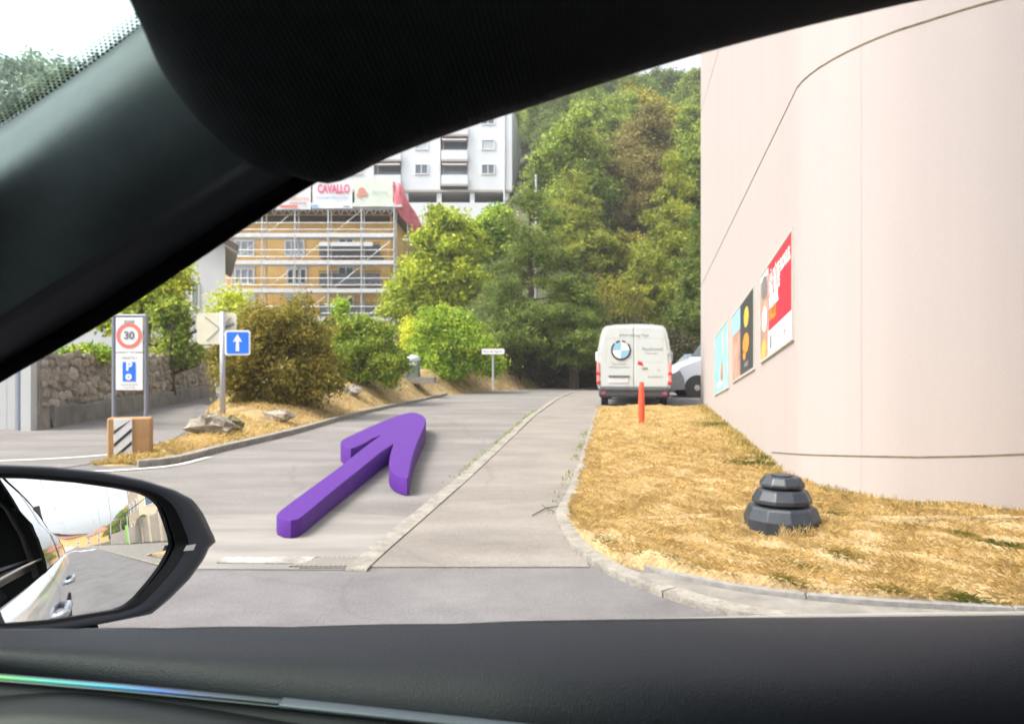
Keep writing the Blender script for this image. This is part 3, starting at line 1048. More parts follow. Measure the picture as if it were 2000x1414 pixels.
arc = lambda p: (22.4 - p[1]) if p[1] > 6.6 else (15.8 + max(0, p[0] - 3.6))
seam(lambda p: float(np.interp(arc(p), [0, 14.4, 15.55, 16.5, 26], [3.57, 4.22, 4.30, 4.43, 4.6])), .017, 0, len(wall_line), M['joint'])
seam(lambda p: float(np.interp(arc(p), [0, 6, 14.4, 26], [8.85, 8.3, 8.5, 8.8])), .03, 0, len(wall_line), M['joint_pale'])
i_lo = next(i for i, p in enumerate(wall_line) if p[1] < 9.9)
seam(lambda p: float(np.interp(arc(p), [12.5, 14.4, 16.5, 26], [.12, .335, .56, .7])), .013, i_lo, len(wall_line), M['joint'])
# faint vertical panel joints
for i_v in (next(i for i, p in enumerate(wall_line) if p[1] < 7.0), next(i for i, p in enumerate(wall_line) if p[1] < 6.245), 8):
    p = wall_line[i_v]
    nn = wall_normal(i_v)
    if np.dot(nn, -p) < 0:
        nn = -nn
    t = np.array([-nn[1], nn[0]])
    q0, q1 = p - t * .004 + nn * .001, p + t * .004 + nn * .001
    MB().grid([[(q0[0], q0[1], -.05), (q0[0], q0[1], 12.9)], [(q1[0], q1[1], -.05), (q1[0], q1[1], 12.9)]]).build('joint', mat('faint_joint', (.345, .31, .29), .85, var=.05), bld, True)

# posters along the straight wall
sdir = Vector((5.72 - 3.05, 14.4, 0)).normalized()          # away from the camera
snor = Vector((-sdir.y, sdir.x, 0))                          # outwards, to the left


def wall_pt(D, z, off=0.0):
    return Vector((3.05 + (D - 8.0) * (5.72 - 3.05) / 14.4, D, z)) + snor * off


def poster(label, D0, D1, zb, zt, frame_m, slope):
    root = thing('poster', label, 'poster', wall_pt((D0 + D1) / 2, zb), group='posters on the cream wall')
    Mx = frame3(-sdir, (0, 0, 1), wall_pt(D1, zb, .0))
    w = (wall_pt(D0, 0) - wall_pt(D1, 0)).length
    Sh = Matrix.Identity(4)                  # the row of posters follows the fall of the street
    Sh[1][0] = slope
    Mx = Mx @ Sh
    h = zt - zb
    bb = MB()
    bb.box((w / 2, h / 2, .008), (w - .002, h - .002, .016), M=Mx)
    bb.build('backing', M['print_white'], root, True)
    bb = MB()
    t = .035
    for c, s in (((w / 2, t / 2, .012), (w, t, .026)), ((w / 2, h - t / 2, .012), (w, t, .026)), ((t / 2, h / 2, .012), (t, h - 2 * t, .026)), ((w - t / 2, h / 2, .012), (t, h - 2 * t, .026))):
        bb.box(c, s, M=Mx)
    bb.build('frame', frame_m, root, True)
    return root, Mx, w, h


def area(root, Mx, m, x0, y0, x1, y1, z=.019, name='print'):
    MB().add(quad_on(Mx, x0, y0, x1, y1, z), [(0, 1, 2, 3)]).build(name, m, root, True)


def blob(root, Mx, m, cx, cy, rx, ry, z=.022, name='print', n=20, wob=.08):
    vs = [Mx @ Vector((cx + rx * math.cos(2 * math.pi * k / n) * (1 + wob * math.sin(3 * k)), cy + ry * math.sin(2 * math.pi * k / n), z)) for k in range(n)]
    MB().add(vs, [tuple(range(n))]).build(name, m, root, True)


fm = flat('pale_poster_frame', (.50, .50, .46), .5, metal=.2)
ro, Mx, w, h = poster('red poster with white slogan, largest and first along the cream wall', 7.97, 10.28, 1.30, 2.52, fm, .112)
area(ro, Mx, M['print_red'], w * .30, h * .28, w - .04, h - .04)
area(ro, Mx, M['print_skin'], .04, .04, w * .28, h - .12)
blob(ro, Mx, M['print_grey'], w * .15, h * .80, w * .10, h * .13)
blob(ro, Mx, M['print_white'], w * .17, h * .45, w * .09, h * .14, .023)
blob(ro, Mx, M['print_yellow'], w * .14, h * .13, w * .08, h * .10)
for i, (s, m_) in enumerate((("LÀ OÙ JE ROULE,", M['print_white']), ("MA VILLE", M['print_white']), ("RESPIRE,", M['print_white']), ("SALLE", M['print_orange']))):
    me_o = text_on(s, .19, m_, ro, Mx @ Matrix.Translation((w * .34, h * (.80 - .125 * i), .023)), bold=.012, sx=1.0)
    xs_ = [v.co for v in me_o.data.vertices]
    shift = (Mx @ Vector((w * .34, 0, 0))) - (Mx @ Vector((0, 0, 0)))
    # left-align on the red field
    inv = Mx.inverted()
    lx = min((inv @ v).x for v in xs_)
    me_o.data.transform(Matrix.Translation((Mx.to_3x3() @ Vector((w * .34 - lx, 0, 0)))))
text_on("tpn", .13, M['print_red'], ro, Mx @ Matrix.Translation((w * .80, h * .14, .023)))
area(ro, Mx, M['print_grey'], w * .36, h * .08, w * .40, h * .22, .022)
ro, Mx, w, h = poster('dark poster with yellow and orange shapes, middle one of the wall posters', 10.9, 13.75, .92, 2.17, fm, .10)
area(ro, Mx, M['print_dark'], w * .42, .04, w - .04, h - .04)
area(ro, Mx, M['print_skin'], .04, .04, w * .42, h * .68)
area(ro, Mx, M['print_sky'], .04, h * .68, w * .42, h - .04)
blob(ro, Mx, M['print_yellow'], w * .70, h * .73, w * .10, h * .13)
blob(ro, Mx, M['print_orange'], w * .68, h * .40, w * .13, h * .13)
blob(ro, Mx, M['print_orange'], w * .62, h * .26, w * .06, h * .06)
area(ro, Mx, M['print_grey'], w * .62, h * .10, w * .78, h * .16, .022)
ro, Mx, w, h = poster('turquoise poster at the far end of the row on the cream wall', 14.45, 17.5, .50, 1.88, fm, .097)
area(ro, Mx, M['print_teal'], .04, .04, w - .04, h - .04)
blob(ro, Mx, M['print_skin'], w * .58, h * .30, w * .10, h * .17)
area(ro, Mx, M['print_yellow'], w * .66, h * .50, w * .70, h * .92, .022)
blob(ro, Mx, M['print_white'], w * .45, h * .14, w * .22, h * .05)

# ------------------------------------------------------------------ white panel van seen from behind
vx, vy = 3.48, 21.1
van = thing('panel_van', 'white panel van parked beyond the dry lawn with its back doors facing us', 'van', (vx, vy, 0), R(-9.3))


def van_section(k=1.0, top=2.35, w=1.06):
    return [(0, .34), (.80, .34), (.97, .42), (w * .985, .62), (w, .95), (w, 1.3), (w * .975, 1.6), (w * .93, 1.88), (w * .885, 2.1), (w * .84, 2.24), (w * .76, top - .03), (w * .5, top + .01), (0, top + .025)]


bb = MB()
secs = []
for y, sc, zc in ((0.0, .975, 1.0), (.05, 1.0, 1.0), (2.2, 1.0, 1.0), (3.5, 1.0, 1.0), (3.9, .97, .98), (4.5, .93, .78), (4.75, .92, .55), (5.2, .88, .46), (5.4, .80, .42)):
    half = van_section()
    ring = []
    for (x, z) in half:
        zz = z if z < .8 or zc == 1.0 else .8 + (z - .8) * max(0.12, (zc * 2.35 - .8) / 1.55)
        ring.append((x * sc, y, zz))
    ring += [(-x, yy, z) for (x, yy, z) in ring[-2:0:-1]]
    secs.append(ring)
n_r = len(secs[0])
for r_ in secs:
    bb.v += [Vector(p) for p in r_]
for i in range(len(secs) - 1):
    for k in range(n_r):
        j = (k + 1) % n_r
        bb.f.append((i * n_r + k, i * n_r + j, (i + 1) * n_r + j, (i + 1) * n_r + k))
bb.f.append(tuple(range(n_r)))
bb.f.append(tuple(range((len(secs) - 1) * n_r, len(secs) * n_r))[::-1])
body = bb.build('body', M['van_white'], van, smooth=True)
for p in body.data.polygons:
    if len(p.vertices) > 4:
        p.use_smooth = False
# rear doors
for s in (-1, 1):
    pts = [(.012, .58), (.93, .58), (.955, .95), (.955, 1.3), (.93, 1.6), (.885, 1.88), (.84, 2.1), (.78, 2.22), (.68, 2.28), (.012, 2.30)]
    if s < 0:
        pts = [(-x, z) for x, z in pts][::-1]
    nn = len(pts)
    bv = [(x, 0.0, z) for x, z in pts] + [(x, -.022, z) for x, z in pts]
    cx_ = sum(p[0] for p in pts) / nn
    bv += [(cx_ + (x - cx_) * .975, -.034, 1.4 + (z - 1.4) * .985) for x, z in pts]
    bf = []
    for k in range(nn):
        j = (k + 1) % nn
        bf += [(k, j, nn + j, nn + k), (nn + k, nn + j, 2 * nn + j, 2 * nn + k)]
    bf.append(tuple(range(2 * nn, 3 * nn)))
    d = MB().add(bv, bf).build('rear_door', M['van_white'], van)
    # hinges
    for z in (.8, 1.55):
        MB().box((s * .95, -.03, z), (.05, .03, .07), bev=.01).build('hinge', M['van_white'], d)
    # recessed window-panel bead
    pb = MB()
    x0, x1 = sorted((s * .10, s * .80))
    for c, sz in ((((x0 + x1) / 2, -.036, 1.98), (x1 - x0, .006, .012)), (((x0 + x1) / 2, -.036, 1.30), (x1 - x0, .006, .012)), ((x0, -.036, 1.64), (.012, .006, .68)), ((x1, -.036, 1.64), (.012, .006, .68))):
        pb.box(c, sz)
    pb.build('bead', mat('door_bead', (.50, .52, .50), .4), d)
bb = MB()
bb.box((0, -.05, .43), (1.98, .22, .30), bev=.05)
bb.box((0, -.10, .50), (1.6, .16, .10), bev=.03)
bb.build('rear_bumper', M['bumper'], van)
for s in (-1, 1):
    tl = MB().box((s * 1.005, -.012, .98), (.10, .09, .62), bev=.03).build('tail_lamp', M['lamp_pink'], van)
    MB().box((s * 1.006, -.022, .96), (.104, .084, .10), bev=.02).build('lens', M['lamp_red'], tl)
    MB().box((s * 1.006, -.022, .70), (.104, .084, .09), bev=.02).build('lens', M['lamp_red'], tl)
    MB().box((s * .86, -.165, .40), (.10, .02, .06), bev=.008).build('reflector', flat('pink_reflector', (.5, .03, .14), .3), van)
    for y in (.95, 4.4):
        wh = MB()
        Mr = Matrix.Translation((s * .86, y, .34)) @ Matrix.Rotation(R(90), 4, 'Y')
        wh.lathe([(.20, -.10), (.33, -.10), (.34, -.07), (.34, .07), (.33, .10), (.20, .10)], 24, Mr)
        wo = wh.build('wheel', M['tyre'], van, smooth=False)
        MB().lathe([(.05, -.105), (.21, -.085), (.21, .085), (.05, .105)], 18, Mr).build('rim', M['rim'], wo)
    mm = MB()
    mm.box((s * 1.21, 3.95, 1.46), (.16, .14, .34), bev=.05)
    mm.box((s * 1.08, 3.95, 1.40), (.14, .05, .05))
    mm.build('wing_mirror', M['van_pale'], van)
MB().box((-.42, -.05, .885), (.60, .05, .035), bev=.01).build('plate_lamp_bar', M['bumper'], van)
pl = MB().box((-.44, -.042, .755), (.56, .02, .12), bev=.006).build('number_plate', flat('plate', (.60, .61, .62), .4), van)
MB().box((.30, -.045, 1.115), (.16, .03, .05), bev=.012).build('door_handle', flat('handle_grey', (.25, .25, .22), .5), van)
MB().box((.68, -.04, 1.08), (.05, .012, .05), bev=.01).build('lock', flat('lock_grey', (.4, .41, .4), .5), van)
bb = MB().add([(.10, -.037, 1.22), (.28, -.037, 1.17), (.22, -.037, 1.30), (.12, -.037, 1.33)], [(0, 1, 2, 3)])
bb.build('red_mark', M['lamp_red'], van)
bb = MB().tube([(.05, -.08, .36), (.05, -.26, .36), (.05, -.28, .42)], .03, 8)
bb.build('tow_bar', M['bumper'], van)
VM = frame3((1, 0, 0), (0, 0, 1), (0, -.0395, 0))


def van_text(s, size, x, z, m='print_grey', bold=.0, sx=1.0):
    me = text_mesh(s, size, bold)
    me.transform(VM @ Matrix.Translation((x, z, 0)) @ Matrix.Diagonal((sx, 1, 1, 1)))
    me.materials.append(M[m])
    return obj('lettering', me, None, van)


van_text("BMW Moving Tops", .105, 0.0, 2.045, sx=1.0)
van_text("Facchinetti", .135, .52, 1.655)
van_text("Automobiles", .07, .50, 1.535)
van_text("The essence", .08, -.42, 1.235)
van_text("of driving pleasure", .08, -.40, 1.145)
van_text("facchinetti.ch", .08, .60, .875)
van_text("NE 130 017", .10, -.44, .755)
# roundel
ru = thing_root = None


def disc(r0, r1, a0, a1, z, n=32):
    vs, fs = [], []
    for k in range(n + 1):
        a = a0 + (a1 - a0) * k / n
        vs += [(r0 * math.cos(a), r0 * math.sin(a), z), (r1 * math.cos(a), r1 * math.sin(a), z)]
    fs = [(2 * k, 2 * k + 1, 2 * k + 3, 2 * k + 2) for k in range(n)]
    return vs, fs


RM = VM @ Matrix.Translation((-.365, 1.625, 0))
# tilted roundel: slightly narrower and taller at the top as in the photo
rb = MB()
rb.lathe([(.285, .0), (.285, .014)], 40, RM)
ring = rb.build('roundel', M['roundel_black'], van)
for k, m_ in enumerate(('roundel_white', 'roundel_blue', 'roundel_white', 'roundel_blue')):
    vs, fs = disc(.0, .235, R(90 * k) + .015, R(90 * k + 90) - .015, .018, 14)
    MB().add(vs, fs, RM).build('roundel_quarter', M[m_], ring)
for ch, a in (('B', 128), ('M', 90), ('W', 52)):
    me = text_mesh(ch, .075, .002)
    me.transform(RM @ Matrix.Translation((.259 * math.cos(R(a)), .259 * math.sin(R(a)), .018)) @ Matrix.Rotation(R(a - 90), 4, 'Z'))
    me.materials.append(M['roundel_white'])
    obj('lettering', me, None, ring)

# ------------------------------------------------------------------ second van and car behind the corner of the building
v2 = thing('delivery_van', 'pale blue van with grey bumper nosing out from behind the cream building', 'van', (5.66, 26.3, 0), 0)
sy = 1.9
prof = [(0.02, .32), (0.0, .62), (.10, .92), (.25, 1.08), (.62, 1.24), (1.05, 1.40), (1.60, 2.05), (2.0, 2.30), (5.0, 2.34), (5.0, .34)]
bb = MB()
nn = len(prof)
for y, ins in ((0.0, .06), (.08, 0), (sy - .08, 0), (sy, .06)):
    cxm, czm = 2.5, 1.2
    bb.v += [Vector((x + (cxm - x) * ins * .6, y, z + (czm - z) * ins)) for x, z in prof]
for i in range(3):
    for k in range(nn):
        j = (k + 1) % nn
        bb.f.append((i * nn + k, i * nn + j, (i + 1) * nn + j, (i + 1) * nn + k))
bb.f += [tuple(range(nn)), tuple(range(3 * nn, 4 * nn))[::-1]]
bb.build('body', M['van_pale'], v2)
bb = MB()
bb.v = []
bp = [(-.05, .26), (-.06, .74), (.05, .86), (.30, .98), (.44, .72), (.50, .30)]
bb.prism([(x, z) for x, z in bp], -0.03, sy + .03, Matrix(((1, 0, 0, 0), (0, 0, 1, 0), (0, 1, 0, 0), (0, 0, 0, 1))))
bb.build('front_bumper', mat('grey_bumper', (.16, .17, .19), .6), v2)
MB().box((.02, .22, .72), (.10, .26, .08), bev=.02).build('fog_lamp', M['black_mark'], v2)
for y in (.14, sy - .14):
    MB().box((.24, y, 1.02), (.30, .24, .16), bev=.06, rot=Matrix.Rotation(R(-22), 3, 'Y')).build('headlight', M['lamp_clear'], v2)
MB().add([(1.10, .09, 1.46), (1.58, .09, 2.03), (1.58, sy - .09, 2.03), (1.10, sy - .09, 1.46)], [(0, 1, 2, 3)]).build('windscreen', M['glass_dark'], v2)
for y in (.10, sy - .10):
    Mr = Matrix.Translation((.93, y, .36)) @ Matrix.Rotation(R(90), 4, 'X')
    wo = MB().lathe([(.22, -.11), (.35, -.11), (.365, -.08), (.365, .08), (.35, .11), (.22, .11)], 28, Mr).build('wheel', M['tyre'], v2)
    MB().lathe([(.04, -.12), (.20, -.10), (.22, -.06), (.22, .06), (.20, .10), (.04, .12)], 20, Mr).build('rim', M['rim'], wo)
    MB().lathe([(.45, -.112), (.45, .112)], 28, Mr).build('wheel_arch', M['black_mark'], v2)
c3 = thing('parked_car', 'dark hatchback parked behind the pale blue van near the trees', 'car', (6.6, 30.3, 0), R(20))


def hatchback(root, paint, L=4.1, W=1.75, H=1.5):
    pr = [(0, .35), (-.02, .75), (.12, .92), (.95, 1.02), (1.6, H - .02), (2.5, H), (3.6, H - .08), (4.0, .95), (L, .7), (L - .02, .35)]
    bb = MB()
    n_ = len(pr)
    for y, ins in ((0, .10), (.14, 0), (W - .14, 0), (W, .10)):
        bb.v += [Vector((x + (2 - x) * ins * .5, y, z if z < 1.0 else z - ins * .6)) for x, z in pr]
    for i in range(3):
        for k in range(n_):
            j = (k + 1) % n_
            bb.f.append((i * n_ + k, i * n_ + j, (i + 1) * n_ + j, (i + 1) * n_ + k))
    bb.f += [tuple(range(n_)), tuple(range(3 * n_, 4 * n_))[::-1]]
    bb.build('body', paint, root)
    for y, s in ((-.004, 1), (W + .004, -1)):
        MB().add([(1.15, y, 1.03), (1.66, y + .05 * s, H - .12), (3.4, y + .05 * s, H - .15), (3.75, y, 1.02)], [(0, 1, 2, 3)]).build('side_window', M['glass_dark'], root)
    MB().add([(1.0, .16, 1.05), (1.57, .16, H - .04), (1.57, W - .16, H - .04), (1.0, W - .16, 1.05)], [(0, 1, 2, 3)]).build('windscreen', M['glass_dark'], root)
    for y in (.22, W - .22):
        MB().box((.05, y, .72), (.14, .3, .14), bev=.04).build('headlight', M['lamp_clear'], root)
    for x in (.8, 3.3):
        for y in (.10, W - .10):
            Mr = Matrix.Translation((x, y, .31)) @ Matrix.Rotation(R(90), 4, 'X')
            wo = MB().lathe([(.2, -.1), (.30, -.1), (.31, -.07), (.31, .07), (.30, .1), (.2, .1)], 20, Mr).build('wheel', M['tyre'], root)
            MB().lathe([(.04, -.105), (.2, -.08), (.2, .08), (.04, .105)], 14, Mr).build('rim', M['rim'], wo)


hatchback(c3, M['car_grey'], H=1.62)

# ------------------------------------------------------------------ small things on the lawn
pb = G(1253, 832, .05)
po = thing('marker_post', 'orange red flexible post standing in the dry lawn before the white van', 'post', pb)
hgt = 84 / F * pb.y
bb = MB().lathe([(.048, -.06), (.052, .0), (.062, hgt * .25), (.064, hgt * .55), (.052, hgt * .85), (.048, hgt * .97), (.040, hgt)], 18)
bb.build('shaft', M['post_orange'], po, smooth=True)
MB().lathe([(.045, hgt), (.046, hgt + .012), (.02, hgt + .018)], 16).build('cap', flat('dark_orange', (.45, .06, .02), .6), po)

rb_ = G(1527, 1036, .05)
ru = thing('rubber_sign_base', 'dark grey rubber base of three stacked faceted tiers standing in dry grass', 'sign base', rb_, R(8))
ru.scale = (.94, .94, .885)
for (rt_, rm, z0, z1, ro_, nf) in ((.255, .300, .0, .225, R(4), 10), (.185, .234, .238, .365, R(14), 10), (.132, .178, .378, .472, R(0), 10)):
    h_ = z1 - z0
    prof_t = [(rm * .93, z0), (rm, z0 + h_ * (.10 if z0 > 0 else .01)), (rm, z0 + h_ * (.34 if z0 > 0 else .52)), (rt_ + .012, z0 + h_ * .90), (rt_, z0 + h_ * .97), (rt_ * .96, z1), (rt_ * .5, z1)]
    bb = MB().lathe(prof_t, nf, phase=ro_)
    tr_ = bb.build('tier', M['rubber'], ru)
    bv_ = tr_.modifiers.new('edge', 'BEVEL')
    bv_.width = .007
    bv_.segments = 2
MB().lathe([(.172, .20), (.172, .24)], 14).build('neck', M['black_mark'], ru)
MB().lathe([(.130, .345), (.130, .38)], 14).build('neck', M['black_mark'], ru)
MB().lathe([(.085, .46), (.085, .482), (.07, .486)], 12).build('cap', M['rubber'], ru)

n = 900
an_ = rng.random(n) * 6.28
rr_ = .28 + .05 * np.abs(rng.normal(size=n))
keepb = np.sin(3 * an_) + .5 * np.sin(7 * an_) > -.2
o = blades('tuft_grass', np.stack([rb_.x + rr_ * np.cos(an_), rb_.y + rr_ * np.sin(an_), np.full(n, .055)], 1)[keepb], (.04 + .10 * rng.random(n))[keepb], np.full(n, .0024)[keepb], np.abs(.5 * rng.normal(size=n))[keepb], (.7 + .15 * rng.normal(size=n))[keepb], LEAF['dry'])
tag(o, 'longer straw grass standing round the foot of the rubber sign base', 'grass', kind='stuff')

# twig on the path
tw = MB()
p0 = G(1040, 1006, .02)
p1 = G(1066, 992, .03)
p2 = G(1092, 988, .03)
tw.tube([p0, p1, p2], [.004, .006, .004], 5)
tw.tube([p1, G(1058, 985, .05)], [.004, .002], 5)
tw.tube([p1, G(1085, 1000, .02)], [.003, .002], 5)
o = tw.build('twig', M['bark'])
tag(o, 'small bare forked twig lying on the footpath beside the lawn kerb', 'twig')

# ------------------------------------------------------------------ purple arrow lying on the road
top_px = [(540, 1004), (546, 997), (575, 975), (608, 951), (661, 913), (715, 870), (733, 857), (744, 849.5), (728, 856), (715, 864), (700, 871), (692, 874.5), (685, 875.5), (673, 872.5), (665.5, 867),
          (665, 862.5), (669, 858), (688, 849), (714, 836.5), (742, 824.5), (772, 813), (790, 808), (800, 805.5), (809, 805.3), (818, 807.5), (826.5, 812), (831.5, 817), (832, 822),
          (829, 834), (822, 848), (809, 881), (803, 905), (800, 921), (798.5, 931.5), (795, 933.5), (783, 931), (770, 925), (762, 917), (759.5, 908), (761, 892), (764.5, 878), (769.5, 866), (744, 883), (700, 919), (650, 959), (610, 993), (592, 1007.5), (582, 1014), (568, 1016.5), (553, 1015), (542, 1010)]
ar = thing('arrow', 'big purple solid arrow lying on the side road pointing up the hill', 'arrow', G(640, 990))
tops, bots, mids = [], [], []
TILT = 0.0
for (x, y) in top_px:
    # thickness grows from the tail to the tip; the underside lies on the road
    g = G(x, y + 34.0, .012)
    t_ = P(x, y, g.y)
    tops.append(Vector((g.x, g.y, t_.z)))
    bots.append(Vector((g.x, g.y, .0125)))
cen = sum(tops, Vector()) / len(tops)
nn = len(tops)
bev_in = []
for i in range(nn):
    a = tops[(i + 1) % nn] - tops[i - 1]
    nrm2 = Vector((a.y, -a.x, 0))
    nrm2 = nrm2.normalized() if nrm2.length > 1e-6 else nrm2
    bev_in.append(nrm2)
area2 = sum(tops[i].x * tops[(i + 1) % nn].y - tops[(i + 1) % nn].x * tops[i].y for i in range(nn))
sgn = -1 if area2 > 0 else 1
inner = [tops[i] + bev_in[i] * (.008 * sgn) for i in range(nn)]
lower = [Vector((t.x, t.y, t.z - .010)) for t in tops]
bb = MB()
bb.v = inner + lower + bots
bb.f = [tuple(range(nn))]
for k in range(nn):
    j = (k + 1) % nn
    bb.f += [(k, j, nn + j, nn + k), (nn + k, nn + j, 2 * nn + j, 2 * nn + k)]
bb.f.append(tuple(range(3 * nn - 1, 2 * nn - 1, -1)))
ab_ = bb.build('arrow_body', M['arrow_purple'], ar, True, smooth=True)
ab_.data.set_sharp_from_angle(angle=R(42))

# ------------------------------------------------------------------ zone sign, striped block, one-way sign
zb = G(252, 899)
D = zb.y
blk = thing('barrier_block', 'tan concrete block with black and white diagonal stripes at the tip of the bank', 'barrier block', zb, R(17))
u = D / F
MB().box((0, .10, .29), (78 * u, .20, .56), bev=.02).build('block', M['tan_block'], blk)
pw, ph = 32 * u, 78 * u
px = -10 * u
MB().box((px, -.012, .285), (pw, .02, .55), bev=.004).build('stripe_panel', M['sign_white'], blk)
for k in range(4):
    z0 = -.16 + k * .172
    vs = [(px - pw / 2 + .002, -.026, z0), (px + pw / 2 - .002, -.026, z0 + pw * .92), (px + pw / 2 - .002, -.026, z0 + pw * .92 + .05), (px - pw / 2 + .002, -.026, z0 + .05)]
    vs = [(x, y, min(max(z, .015), .555)) for x, y, z in vs]
    if max(v[2] for v in vs) - min(v[2] for v in vs) > .02:
        MB().add(vs, [(0, 1, 2, 3)]).build('stripe', M['black_mark'], blk)

zs_ = thing('zone_sign', 'tall white zone sign with red ringed 30 over a blue parking symbol', 'sign', (zb.x, D + .55, 0))
Dz = D + .55
uz = Dz / F
for xp in (222.5, 285.5):
    a = P(xp, 618, Dz)
    MB().tube([(a.x, Dz, .0), (a.x, Dz, a.z)], .028, 10).build('post', M['grey_frame'], zs_, True)
a, c = P(224, 614, Dz), P(284, 621, Dz)
MB().box(((a.x + c.x) / 2, Dz, (a.z + c.z) / 2), (c.x - a.x + .06, .055, .05), bev=.015).build('top_rail', M['grey_frame'], zs_, True)
for (y0, y1) in ((621, 688), (690, 762)):
    a, c = P(228, y1, Dz), P(281, y0, Dz)
    MB().box(((a.x + c.x) / 2, Dz - .02, (a.z + c.z) / 2), (c.x - a.x, .02, c.z - a.z), bev=.006).build('panel', M['sign_white'], zs_, True)
ZM = frame3((1, 0, 0), (0, 0, 1), (P(254.5, 703, Dz).x, Dz - .034, 0))
zz = lambda y: EYE + (HY - y) / F * Dz
vs, fs = disc(.017 * 7.6, .021 * 8.6, 0, 2 * math.pi, 0, 40)
MB().add(vs, fs, ZM @ Matrix.Translation((0, zz(656), 0))).build('red_ring', M['sign_red'], zs_, True)
text_on("30", .15, M['print_grey'], zs_, ZM @ Matrix.Translation((0, zz(656), 0)), bold=.006)
text_on("ZONE", .055, M['print_grey'], zs_, ZM @ Matrix.Translation((0, zz(629), 0)), bold=.001)
text_on("VIGNETTE 2", .042, M['print_grey'], zs_, ZM @ Matrix.Translation((0, zz(699.5), 0)))
MB().add([(-.092, 0, .0), (.092, 0, 0), (.092, .272, 0), (-.092, .272, 0)], [(0, 1, 2, 3)], ZM @ Matrix.Translation((0, zz(744.5), 0.001))).build('parking_symbol', M['sign_blue'], zs_, True)
text_on("P", .17, M['sign_white'], zs_, ZM @ Matrix.Translation((0, zz(716), .004)), bold=.008)
vs, fs = disc(.012, .046, 0, 2 * math.pi, .004, 24)
MB().add(vs, fs, ZM @ Matrix.Translation((-.005, zz(736), 0))).build('clock_symbol', M['sign_white'], zs_, True)
text_on("excepté autorisés", .034, M['print_grey'], zs_, ZM @ Matrix.Translation((0, zz(751), 0)))
text_on("lu-sa 7h-19h", .034, M['print_grey'], zs_, ZM @ Matrix.Translation((0, zz(756.5), 0)))

pbase = G(435, 833)
Dp = pbase.y
sp_ = thing('sign_pole', 'galvanised pole carrying a cream sign back and a blue one way sign', 'sign', pbase)
uz = Dp / F
MB().tube([(pbase.x, Dp, -.1), (pbase.x, Dp, P(0, 609, Dp).z)], .056, 14).build('pole', M['steel'], sp_, True, smooth=True)


def plate(x0, y0, x1, y1, Y, t, m, name, parent, r=.05):
    a, c = P(x0, y1, Y), P(x1, y0, Y)
    w, h = c.x - a.x, c.z - a.z
    pts = []
    for (qx, qz, s0) in ((w / 2 - r, h / 2 - r, 0), (-w / 2 + r, h / 2 - r, 90), (-w / 2 + r, -h / 2 + r, 180), (w / 2 - r, -h / 2 + r, 270)):
        for k in range(5):
            an = R(s0 + 22.5 * k)
            pts.append((qx + r * math.cos(an), qz + r * math.sin(an)))
    Mq = frame3((1, 0, 0), (0, 0, 1), ((a.x + c.x) / 2, Y, (a.z + c.z) / 2))
    o = MB().prism(pts, -t / 2, t / 2, Mq).build(name, m, parent, True)
    return o, Mq


sb, Mq = plate(385, 611, 462, 672, Dp + .10, .02, M['sign_cream'], 'sign_back', sp_, .07)
st = MB()
for (x0, y0, x1, y1) in ((-.24, .24, .27, -.16), (-.20, -.25, .30, .22)):
    p0, p1 = Mq @ Vector((x0 + .0, y0, .018)), Mq @ Vector((x1, y1, .018))
    st.tube([p0, p1], .008, 5)
st.build('brace', M['grey_frame'], sb)
bl, Mq2 = plate(439, 645, 489, 694, Dp - .09, .02, M['sign_white'], 'one_way_plate', sp_, .05)
_, Mq3 = plate(442.5, 648.5, 485.5, 690.5, Dp - .105, .006, M['sign_blue'], 'blue_field', bl, .03)
MB().prism([(-.035, -.17), (.035, -.17), (.028, .03), (.095, .015), (0, .175), (-.095, .015), (-.028, .03)], .004, .007, Mq3).build('arrow_symbol', M['sign_white'], bl)
MB().tube([P(436, 655, Dp - .075), P(462, 655, Dp - .075)], .015, 6).build('bracket', M['steel'], sp_, True)
MB().tube([P(436, 640, Dp + .08), P(456, 632, Dp + .08)], .03, 6).build('clamp', M['grey_frame'], sp_, True)


def rock(name, px_, py_, wpx, hpx, label, seed, m=None, zoff=0.02):
    g = G(px_, py_)
    z0 = island_z(g.x, g.y) if g.x < -3 else 0
    rr = np.random.default_rng(seed)
    u_ = g.y / F
    vs, fs = [], []
    na, nb = 12, 7
    for i in range(nb):
        th = math.pi * i / (nb - 1)
        for k in range(na):
            ph_ = 2 * math.pi * k / na
            rd = 1 + .28 * math.sin(3 * ph_ + seed) * math.sin(th) + .22 * rr.normal() * math.sin(th)
            vs.append((wpx * u_ / 2 * rd * math.sin(th) * math.cos(ph_), wpx * u_ / 2 * .7 * rd * math.sin(th) * math.sin(ph_), hpx * u_ * (.5 + .5 * math.cos(th)) * (1 + .1 * rr.normal())))
    for i in range(nb - 1):
        for k in range(na):
            j = (k + 1) % na
            fs.append((i * na + k, (i + 1) * na + k, (i + 1) * na + j, i * na + j))
    o = MB().add(vs, fs).build(name, m or M['rock'])
    o.location = (g.x, g.y, z0 - .03)
    return tag(o, label, 'rock')


rock('rock', 408, 862, 78, 40, 'broad pale limestone rock lying before the foot of the one way sign pole', 3)
rock('rock', 452, 858, 40, 30, 'smaller mossy rock resting against the pale rock by the sign pole', 8, mat('mossy_rock', (.17, .16, .075), .95, var=.4, scale=6, bump=.8, bscale=20, bdist=.02))
rock('rock', 545, 838, 56, 24, 'brown flat rock half buried before the rusty bush', 5, M['stone_b'])
rock('rock', 690, 800, 34, 20, 'grey rock on the bank between the rusty bush and the green bush', 11, M['stone_a'])

